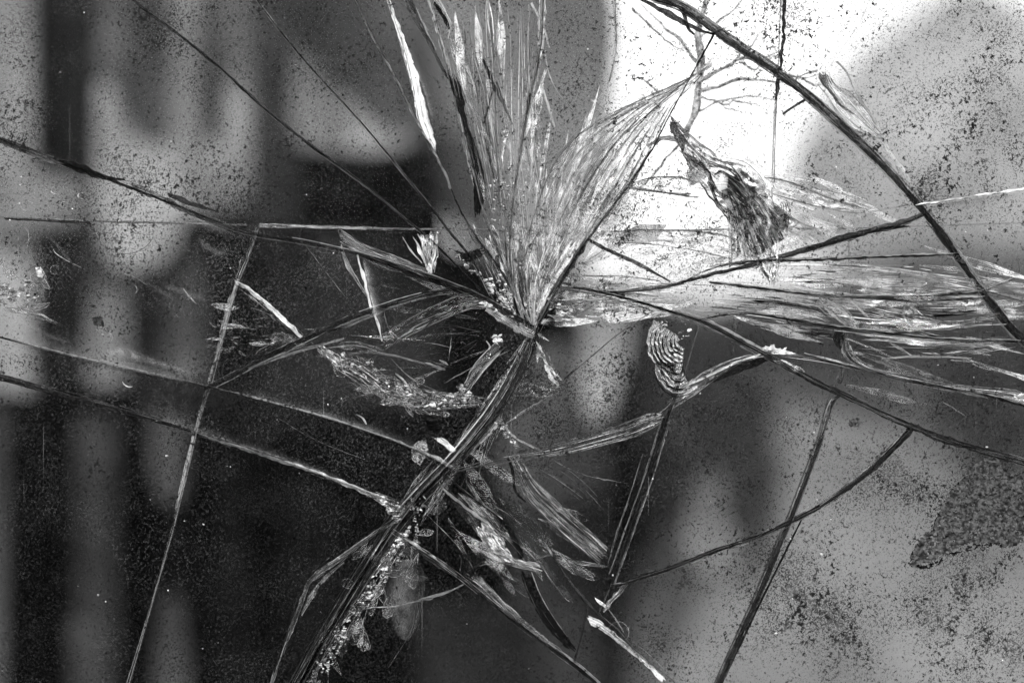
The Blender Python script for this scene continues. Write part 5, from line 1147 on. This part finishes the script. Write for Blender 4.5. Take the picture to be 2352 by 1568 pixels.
# double dark crack
rib(c11(2352,900, 2300,1100, 2230,1330), (3, 10, 11, 6), 'dark', seed=342); rib(c11(2340,1000, 2290,1200, 2230,1350), (3, 4, 3), 'pale', seed=343)
rib(F(1530,960, 1500,1060, 1470,1150, 1430,1260, 1402,1340), (13, 15, 14, 12, 8), 'black', seed=344, jag=.04)
rib([(x+9, y+2) for x, y in F(1530,960, 1500,1060, 1470,1150, 1430,1260, 1402,1340)], (3, 4, 4, 3), 'pale', seed=345)
rib([(x-9, y-2) for x, y in F(1530,960, 1500,1060, 1470,1150, 1430,1260, 1408,1320)], (2, 3, 3, 2), 'grey', seed=346)
rib(c21(2070,0, 1990,260, 1900,520, 1830,760), (.5, 2.5, 3, 1), 'grey', seed=347)
rib(C['a22'], (14, 14, 11, 7, 5, 8, 8, 5), 'black', seed=348, jag=.06); rib(c22(770,430, 830,400, 880,360), (4, 7, 4), 'bright', seed=349)
rib([(x+2, y-6) for x, y in C['a22'][1:4]], (2, 2, 2), 'grey', seed=350)
rib(C['a23'], (5, 6, 8, 9, 12, 13, 13, 14, 14), 'dark', seed=351, jag=.05); rib(F(1906,925, 1885,1010, 1866,1060), (3, 8, 3), 'pale', seed=352); rib([(x-3, y) for x, y in F(1845,1190, 1790,1300, 1740,1400, 1650,1590)], (2, 3, 3), 'black', seed=353)
rib(c22(400,610, 480,600, 560,550), (5, 5, 4), 'pale', seed=354)
# knot where the double crack ends
band(c21(1740,970, 1780,1000, 1830,1030), c21(1740,985, 1770,1020, 1820,1060), 'bright', 4, seed=355); rib(c21(1860,890, 1900,885, 1965,885), (2, 5, 2), 'bright', seed=356); rib(c21(1965,890, 1900,960, 1830,1020, 1800,1080), (3, 8, 9, 4), 'pale', seed=357, jag=.3)
rib(c21(1820,1040, 1880,1120, 1940,1220), (3, 4, 2), 'grey', seed=358)
# --- lower middle
nA = c21(1150,20, 1200,130, 1260,300, 1400,430, 1600,620, 1780,760); nB = c21(1230,20, 1320,180, 1450,290, 1560,400, 1700,520, 1840,650)
band(nA, nB, 'wisp', 10, .0009, seed=359, rag=5); hackle(nA, nB, 90, 'pale', (1, 5.5), (.08, .45), 360, drift=.2); hackle(nA, nB, 60, 'bright', (.8, 3.2), (.05, .3), 361, drift=.2); hackle(nA, nB, 20, 'dark', (1, 4), (.1, .4), 362, drift=.2)
rib(c21(1150,30, 1190,150, 1190,260, 1270,330), (6, 8, 6, 4), 'black', seed=363)
hackle(c21(1300,100, 1500,220, 1800,440), c21(1450,20, 1700,200, 1890,460), 12, 'pale', (.5, 1.3), (.3, .8), 364, drift=.1)
rib(c21(740,160, 900,300, 1100,450), (5, 8, 6), 'black', seed=365); rib(c21(730,150, 880,290, 1000,370, 1110,450), (2, 3, 3, 2), 'white', seed=366, side=-1.5, jag=.3)
rib(c21(680,200, 720,260, 800,320, 900,400, 1000,470, 1080,530), (4, 7, 7, 8, 7, 5), 'bright', seed=367, jag=.2); rib(c21(1080,530, 1180,600, 1280,660, 1350,740), (5, 5, 4, 3), 'pale', seed=368)
band(c21(1110,470, 1150,560, 1200,650, 1210,730), c21(1170,490, 1230,600, 1260,680, 1250,730), 'black', 3, seed=369)
band(c21(920,480, 950,600, 1060,700, 1180,740), c21(980,440, 1060,500, 1130,600, 1200,740), 'crushed', 8, .0012, seed=370, rag=6); hackle(c21(920,530, 1000,650, 1200,740), c21(1040,500, 1100,600, 1180,690), 30, 'bright', (1, 4), (.1, .5), 371, drift=.5)
hackle(c21(920,480, 950,600, 1060,700, 1180,740), c21(980,440, 1060,500, 1130,600, 1200,740), 22, 'black', (1.4, 6), (.1, .5), 372, drift=.5)
band(c21(930,660, 1080,740, 1230,780, 1390,810), c21(1000,640, 1150,700, 1260,730, 1370,760), 'pale', 7, .0009, seed=373); hackle(c21(1180,740, 1390,810), c21(1230,720, 1360,750), 18, 'bright', (1, 4), (.3, .8), 374)
band(c21(815,680, 815,760, 830,830, 880,860), c21(970,680, 1010,720, 950,780, 890,850), 'black', 4, seed=375, name='chip', rag=3); rib(c21(815,690, 830,720, 820,800), (3, 3, 2), 'grey', seed=376)
rib(c21(880,800, 960,760, 1060,740, 1150,745), (2, 3, 3, 2), 'grey', seed=377)
band(c21(860,840, 960,900, 1100,1040, 1300,1200, 1500,1350), c21(930,810, 1000,880, 1120,1010, 1310,1180, 1500,1330), 'pale', 5, .0006, seed=378); film(c21(870,850, 1000,970, 1200,1130, 1500,1370), c21(960,820, 1080,950, 1250,1120, 1520,1340), mat='veil', seed=379)
rib(c21(700,750, 870,880, 1000,990, 1300,1230, 1600,1440, 1750,1568), (3, 6, 6, 7, 7, 7), 'black', seed=380)
rib(c21(1300,1210, 1450,1310, 1600,1410, 1780,1568), (3, 4, 5, 5), 'pale', seed=381)
rib(c21(420,570, 560,660, 700,760, 800,830), (7, 8, 6, 4), 'white', seed=382, jag=.3); rib(c21(450,600, 620,700, 780,830), (3, 12, 4), 'dark', seed=383, side=1.1)
band(c21(1225,800, 1280,960, 1360,1130, 1470,1260, 1590,1360), c21(1310,800, 1360,950, 1440,1090, 1550,1240, 1620,1330), 'black', 5, .0005, seed=384)
hackle(c21(1240,810, 1290,960, 1370,1130, 1480,1260), c21(1310,810, 1360,950, 1440,1090, 1550,1250), 12, 'pale', (.8, 2.6), (.1, .5), 385, drift=.03)
rib(c21(1310,810, 1360,950, 1440,1090, 1555,1250), (2, 2, 3, 1), 'bright', seed=386)
rib(c21(1360,480, 1420,620, 1480,740, 1560,870, 1700,1040, 1830,1150), (3, 5, 5, 7, 9, 4), 'dark', seed=387); rib(c21(1420,640, 1440,670, 1450,700), (2, 5, 2), 'bright', seed=388)
hA = c21(1690,1090, 1780,1140, 1900,1240, 2030,1350, 2150,1450, 2260,1568); hB = c21(1690,1160, 1800,1220, 1900,1290, 2010,1390, 2110,1470, 2200,1568)
band(hA, hB, 'bright', 8, .0008, seed=389); hackle(hA, hB, 26, 'black', (.8, 2.4), (.2, .7), 390, drift=.03); rib(c21(2000,1280, 2150,1400, 2300,1568), (1.5, 2, 2), 'pale', seed=391)
rib(c21(1690,1060, 1680,1120, 1640,1290, 1600,1420), (5, 4, 3, 3), 'dark', seed=392); ringmark(1420, 1450, 24, 2, 200, 420, 'grey', 393)
rib(c21(1380,1290+0, 1400,1300), (1, 1), 'grey', seed=394)
# pale tongue chip with arcs, and thin bright splinter across it
tgA = c21(390,720, 300,820, 270,950, 300,1080, 350,1200, 400,1260); tgB = c21(530,720, 585,820, 580,950, 550,1100, 520,1200, 470,1270)
film(tgA, tgB, 'tongue', peak=1, seed=395, both=False, name='tongue_chip'); film(tgA, tgB, 'tongue', Y=-.0022, peak=1, seed=396, both=False, name='tongue_chip')
film(tgB, c21(500,740, 560,830, 555,950, 520,1100, 470,1210, 400,1300), 'tongue', seed=396, both=False, name='tongue_chip')
hackle(tgA, tgB, 12, 'grey', (.6, 1.5), (.4, .9), 397, drift=.02, v0=.78, v1=1)
hackle(c21(450,1000, 430,1180, 300,1450), c21(570,920, 530,1180, 330,1470), 8, 'grey', (.5, 1.3), (.4, .9), 397.5, drift=.02, v0=.5, v1=1)
band(c21(250,900, 260,980, 300,1030), c21(300,900, 320,980, 330,1030), 'grey', 4, seed=398); rib(c21(330,900, 330,960, 340,1010), (4, 8, 3), 'black', seed=399)
rib(c21(160,1060, 260,1045, 350,1045, 500,1010, 700,960, 850,890), (2, 6, 4, 6, 8, 3), 'bright', seed=400, jag=.25); rib(c21(500,1000, 700,980, 840,900), (2, 4, 2), 'black', seed=401)
hackle(c21(640,560, 700,520), c21(720,580, 760,540), 14, 'grey', (.5, 1), (.3, .8), 402)
# forked crack at the bottom
rib(C['a30'][:5], (6, 7, 11, 9, 8), 'grey', seed=403); rib(c20(2352,740, 2200,860, 2130,980, 2060,1100), (4, 7, 10, 5), 'grey', seed=404); rib(c20(2130,870, 2170,840, 2260,760), (5, 8, 4), 'pale', seed=405, jag=.3)
rib(c20(2060,1000, 2040,1100, 1980,1230, 1920,1400, 1860,1568), (3, 5, 6, 6, 7), 'pale', seed=406); hackle(c20(2352,640, 2250,700, 2130,800), c20(2400,700, 2300,800, 2180,900), 16, 'crushed', (1, 4), (.1, .4), 407)
# dark shell rings
shell(985, 1040, 120, 260, 8, 40, 6, 408, .8, name='shell_chip', mode='arc', amp=.0012); flake(c11(540,1290, 700,1300, 780,1400, 700,1450, 600,1440, 530,1400), 'black', seed=409, name='chip')
band(c11(620,1440, 700,1500, 780,1560), c11(700,1440, 760,1490, 800,1540), 'bright', 5, .001, seed=410); shell(855+60, 1130+45, 0, 350, 4, 16, 3, 411, name='shell_chip', mode='arc')
shell(1000, 1160, 0, 350, 4, 26, 4, 412, .8, name='shell_chip', mode='arc', mat='wisp')
# dark faint shells inside the leaf shaped shard
hackle(c11(500,700, 700,620, 1000,640), c11(500,900, 750,900, 900,900), 40, 'dark', (1, 7), (.05, .25), 413, drift=1.5); hackle(c11(520,700, 700,650, 1000,660), c11(500,1040, 750,1060, 850,1000), 30, 'wisp', (1, 5), (.04, .2), 414, drift=2)
# --- crusted grime at lower right and loose clots
def crust(P, seed, h=.0012, name='grime_crust', mat='moss'):
    rnd = random.Random(seed); xs = [p[0] for p in P]; ys = [p[1] for p in P]; bm = bmesh.new(); st = 4; grid = {}
    for ix in range(int((max(xs)-min(xs))/st)+1):
        for iy in range(int((max(ys)-min(ys))/st)+1):
            x = min(xs)+ix*st; y = min(ys)+iy*st; wx = x+14*n1(y*.03, seed)+6*n1(y*.11, seed+1); wy = y+14*n1(x*.03, seed+2)+6*n1(x*.13, seed+3)
            if inside((wx, wy), P):
                q = noise.noise(Vector((x*.06, y*.06, seed)))+.7*noise.noise(Vector((x*.17, y*.17, seed)))
                grid[ix, iy] = bm.verts.new(W(x+rnd.uniform(-2, 2), y+rnd.uniform(-2, 2), Y=-.0033-h*1.5*max(0, q+.5)-.0006*rnd.random()))
    for (ix, iy) in list(grid):
        q = [grid.get((ix, iy)), grid.get((ix+1, iy)), grid.get((ix+1, iy+1)), grid.get((ix, iy+1))]
        if all(q) and rnd.random() > .10: bm.faces.new(q)
    for v in [v for v in bm.verts if not v.link_faces]: bm.verts.remove(v)
    return link(name, bm, M[mat], owner((sum(xs)/len(xs), sum(ys)/len(ys))))
crust(c22(1550,740, 1600,620, 1720,480, 1780,330, 1850,200, 1980,60, 2100,20, 2250,80, 2352,180, 2420,400, 2352,600, 2200,620, 2000,620, 1850,660, 1700,740, 1600,770), 415)
crust(F(1948,960, 1975,955, 1985,975, 1970,985, 1950,980), 416, name='grime_clot')
# --- the glass flecks and grains of grit are in the glass material; a few real crumbs cling to the face
rnd = random.Random(77)
for k in range(46):
    x, y = rnd.uniform(20, 2330), rnd.uniform(20, 1550); s = rnd.uniform(1.5, 4)
    flake([(x+s*math.cos(a)*rnd.uniform(.5, 1.3), y+s*math.sin(a)*rnd.uniform(.5, 1.3)) for a in (0, 1.3, 2.5, 3.8, 5)], 'black' if k % 3 else 'bright', Y=-.0036, th=.0004, seed=500+k, name='crumb')

# --- finer debris through the fan above the meeting point and through the bundle to the right
fanA = c01(900,0, 950,500, 1020,1000, 1060,1560) + F(1200,690); fanB = c01(1360,0, 1340,500, 1330,1000, 1500,1560) + F(1225,720)
film(c01(1000,350, 1020,700, 1060,1100, 1100,1560) + F(1190,640), c01(1250,350, 1330,800, 1420,1100, 1480,1560) + F(1230,640), mat='veil', peak=1, seed=600)
hackle(fanA, fanB, 90, 'wisp', (1.5, 8), (.06, .3), 601, drift=.35); hackle(fanA, fanB, 34, 'bright', (.8, 3), (.04, .2), 602, drift=.5); hackle(fanA, fanB, 24, 'dark', (1, 4), (.06, .25), 603, drift=.4)
rubble(c01(1090,1250, 1100,1560) + F(1180,620), c01(1300,1250, 1320,1560) + F(1235,640), 80, 604, 'crushed', (2, 7))
rubble(c01(1020,1200, 1050,1560), c01(1130,1200, 1130,1560), 30, 605, 'crushed', (2, 8))
hackle(c11(1080,0, 1130,300, 1260,620), c11(1700,0, 1450,350, 1340,660), 70, 'wisp', (1, 6), (.06, .3), 606, drift=.4)
film(c12(0,380, 400,420, 1000,460, 1500,460), c12(0,600, 500,560, 1000,600, 1500,600), mat='veil', peak=1, seed=607)
film(c12(500,250, 1200,260, 1900,330), c12(500,380, 1200,440, 1900,450), mat='veil', peak=1, seed=608)
streaks(c12(0,400, 500,420, 1000,480, 1600,500, 2100,460), c12(100,640, 500,600, 1000,690, 1500,740, 2300,740), 60, 609, .45)
streaks(c12(1900,330, 2352,370) + F(2500,655), c12(2100,480, 2352,520) + F(2500,700), 40, 611, .5)
hackle(c12(1250,260, 1600,280, 1900,330), c12(1250,460, 1600,470, 1950,470), 40, 'bright', (1, 6), (.08, .35), 612, drift=.2)
streaks(c12(1100,700, 1700,760, 2300,770), c12(1150,900, 1700,930, 2300,830), 50, 613, .4)
streaks(c12(600,840, 900,880, 1100,930, 1500,1040, 2200,1130), c12(700,900, 1000,940, 1200,990, 1600,1090, 2200,1200), 50, 614, .4)
streaks(F(1330,640, 1450,640, 1560,660), F(1330,700, 1450,690, 1560,700), 30, 615, .4)
hackle(F(1400,530, 1560,500, 1760,530), F(1400,640, 1560,640, 1760,610), 90, 'wisp', (1, 5), (.04, .2), 616, drift=.8)
film(F(1400,540, 1560,510, 1760,540), F(1400,640, 1560,640, 1760,610), mat='veil', peak=1, seed=617)
film(c02(560,1230, 900,1320, 1250,1450), c02(600,1500, 900,1560, 1250,1568), mat='veil', peak=1, seed=618)
hackle(c02(600,1300, 900,1400, 1300,1480), c02(650,1568, 1000,1600, 1300,1600), 40, 'wisp', (1, 5), (.1, .4), 619, drift=.4)

rubble(c22(1550,740, 1600,640, 1720,500, 1760,400, 1780,330), c22(1570,760, 1620,660, 1740,520, 1780,420, 1800,340), 70, 620, 'black', (1.5, 6), name='grime_crumbs')
rubble(c22(1550,740, 1700,770, 1850,660, 2050,620, 2200,600), c22(1560,770, 1720,790, 1870,680, 2060,650, 2220,630), 90, 621, 'black', (1.5, 6), name='grime_crumbs')
rubble(c22(1750,320, 1900,200, 2050,60), c22(1900,340, 2000,260, 2150,120), 60, 622, 'black', (1.5, 6), name='grime_crumbs')
hackle(c01(900,0, 960,500, 1040,1000, 1090,1560) + F(1200,690), c01(1420,0, 1380,500, 1330,1000, 1440,1560) + F(1225,720), 22, 'white', (.8, 2.4), (.35, .8), 623, drift=.1)
hackle(c01(560,0, 700,430, 830,900, 980,1400), c01(900,0, 950,430, 980,900, 1060,1400), 26, 'pale', (1, 4), (.15, .5), 624, drift=.25)
# smears wiped across the left shard
for k, (a, b) in enumerate([((850,240, 950,330, 1100,420, 1250,500), (900,300, 960,370, 1080,470, 1200,540)), ((300,60, 420,200, 520,320), (360,60, 480,200, 560,320)), ((0,600, 200,640, 400,760, 560,800), (0,700, 200,700, 380,800, 540,830)),
        ((1100,380, 1250,420, 1450,480), (1100,440, 1240,480, 1440,560)), ((100,100, 170,240, 150,380), (220,100, 260,240, 240,380)), ((1340,60, 1500,150, 1600,150), (1360,160, 1480,220, 1560,260))]):
    film(c10(*a), c10(*b), 'smear', peak=1, seed=630+k, name='wiped_smear')

# --- clear splinter plates filling the burst
facets(F(760,560, 1100,560, 1215,730, 1010,950, 800,880, 620,740), (1225,760), 14, 800, (60, 220), (.04, .12), (.02, .22), spread=.12)
facets(c01(620,200, 1350,200, 1500,1100, 1300,1560, 1000,1560), (1190,720), 26, 801, (60, 260), (.04, .13), (.02, .35), spread=.10)
facets(c11(900,0, 1700,0, 1500,400, 1320,680, 1150,600), (1225,760), 34, 802, (40, 170), (.08, .25), (.05, .4), spread=.15)
facets(F(1270,640, 1560,630, 1560,720, 1290,740), (3000,700), 30, 803, (50, 170), (.08, .22), (.04, .3), spread=.12)
facets(F(1560,640, 1800,590, 2352,610, 2500,720, 2352,770, 1900,740, 1640,700), (3000,720), 36, 804, (80, 300), (.05, .14), (.02, .40), spread=.09)
facets(F(1700,740, 2352,770, 2352,930, 2000,900, 1780,830), (3000,1050), 12, 805, (80, 260), (.05, .12), (.02, .2), spread=.10)
facets(F(960,1050, 1200,1040, 1420,1300, 1340,1380, 1050,1330), (900,1000), 26, 806, (50, 200), (.08, .25), (.01, .12), spread=.25)
facets(F(820,1260, 1000,1200, 930,1400, 800,1520, 700,1560), (915,1190), 50, 807, (20, 90), (.15, .5), (.05, .4), spread=.6)
facets(F(1360,540, 1780,520, 1780,620, 1420,650), (1240,680), 40, 808, (40, 170), (.08, .25), (.05, .3), spread=.2)
facets(F(700,800, 800,800, 1060,940, 960,960, 760,860), (500,700), 30, 809, (20, 80), (.15, .5), (.1, .5), spread=.6)
facets(F(480,690, 720,740, 700,800, 490,840), (1200,800), 16, 810, (20, 90), (.1, .3), (.03, .25), spread=.3)
facets(F(1620,380, 1900,420, 2080,500, 1900,560, 1760,560), (1560,330), 30, 811, (60, 220), (.06, .2), (.04, .3), spread=.15)
facets(F(0,560, 120,560, 110,700, 0,720), (200,600), 14, 812, (15, 60), (.2, .6), (.05, .4), spread=1)

# --- thin bright and dark rims that run beside the broad dark breaks
for k_, (key, o_, w_) in enumerate([('a12', 6, 1.8), ('a12', -6, 1.2), ('a14', 6, 1.6), ('a14', -7, 1.2), ('a18', 9, 1.6), ('a18', -9, 2.2), ('a10', 10, 1.8), ('a10', -10, 1.6), ('a22', 6, 1.2), ('a22', -6, 1.6), ('a24', -5, 2), ('a24', 5, 1.2),
        ('a16', 7, 1.6), ('a16', -7, 1.2), ('a1', 3.5, 1.2), ('a2', 3, 1.2), ('a17', 6, 1.4), ('a17', -6, 1.2), ('a23', 6, 1.2), ('a23', -6, 1.6), ('a13', -3, 2.2), ('a30', 6, 1.2), ('a20', 6, 1.6), ('a3', 3, 1.4), ('a5', -5, 1.6), ('a6', 4, 1.6), ('a7', 6, 1.8), ('a7', -6, 1.4), ('a11', 4, 1.4)]):
    n_ = offset(resample(smooth(C[key], 2), 160), o_); rg = random.Random(900+k_); t_ = 4
    while t_ < 150:
        l_ = rg.randint(12, 60); e_ = min(156, t_+l_)
        if e_-t_ > 6: rib(n_[t_:e_], (.5, w_, w_*.7, w_, .5), rg.choice(['grey', 'wisp', 'pale'] if key in ('a22', 'a23', 'a18') else ['pale', 'grey', 'pale', 'white'] if k_ % 4 else ['pale', 'white']), seed=900+k_+t_, jag=.3, sm=0, name='fracture_lip')
        t_ = e_ + rg.randint(0, 10)

# --- black slivers painted in for dark gaps between the layers of the right hand bundle, and short crisp lips
for k_, (a_, b_) in enumerate([((700,300, 1100,300, 1180,330), (720,390, 1100,400, 1180,430)), ((1280,460, 1700,470, 2050,440), (1350,520, 1700,540, 2100,500)), ((300,460, 700,500, 1000,540), (350,520, 700,540, 1050,600)), ((1350,670, 1500,680, 1800,760), (1350,730, 1500,740, 1800,770)),
        ((500,640, 900,700, 1100,720), (500,690, 900,760, 1080,770)), ((1500,560, 1800,600, 2100,560), (1500,600, 1800,640, 2100,600))]):
    hackle(c12(*a_), c12(*b_), 16, 'black', (2, 9), (.15, .5), 950+k_, drift=.08, Y=(-.0032, -.0026)); hackle(c12(*a_), c12(*b_), 8, 'white', (.8, 2.2), (.08, .3), 960+k_, drift=.08, Y=(-.0034, -.0028))
hackle(c11(500,700, 700,620, 1000,640), c11(500,900, 750,900, 900,900), 14, 'pale', (.5, 1.6), (.3, .8), 970, drift=.3)
for k_, p_ in enumerate([F(640,740, 700,770, 760,830), F(745,800, 820,790, 880,812), F(880,700, 890,760, 940,790), F(1010,700, 1040,760, 1030,830), F(560,700, 620,720, 700,780), F(640,960, 720,1010, 850,1060), F(1020,880, 1090,840, 1180,800),
        F(930,600, 990,640, 1080,670), F(700,560, 760,640, 800,690), F(1040,1120, 1100,1180, 1190,1260, 1230,1330), F(1180,1090, 1250,1180, 1330,1230), F(980,1180, 1060,1260, 1100,1330), F(1240,1040, 1330,1090, 1440,1110)]):
    rib(p_, (.5, 2.2, 1.2, 2.6, .5), 'pale' if k_ % 2 else 'grey', seed=980+k_, jag=.3, name='fracture_lip')
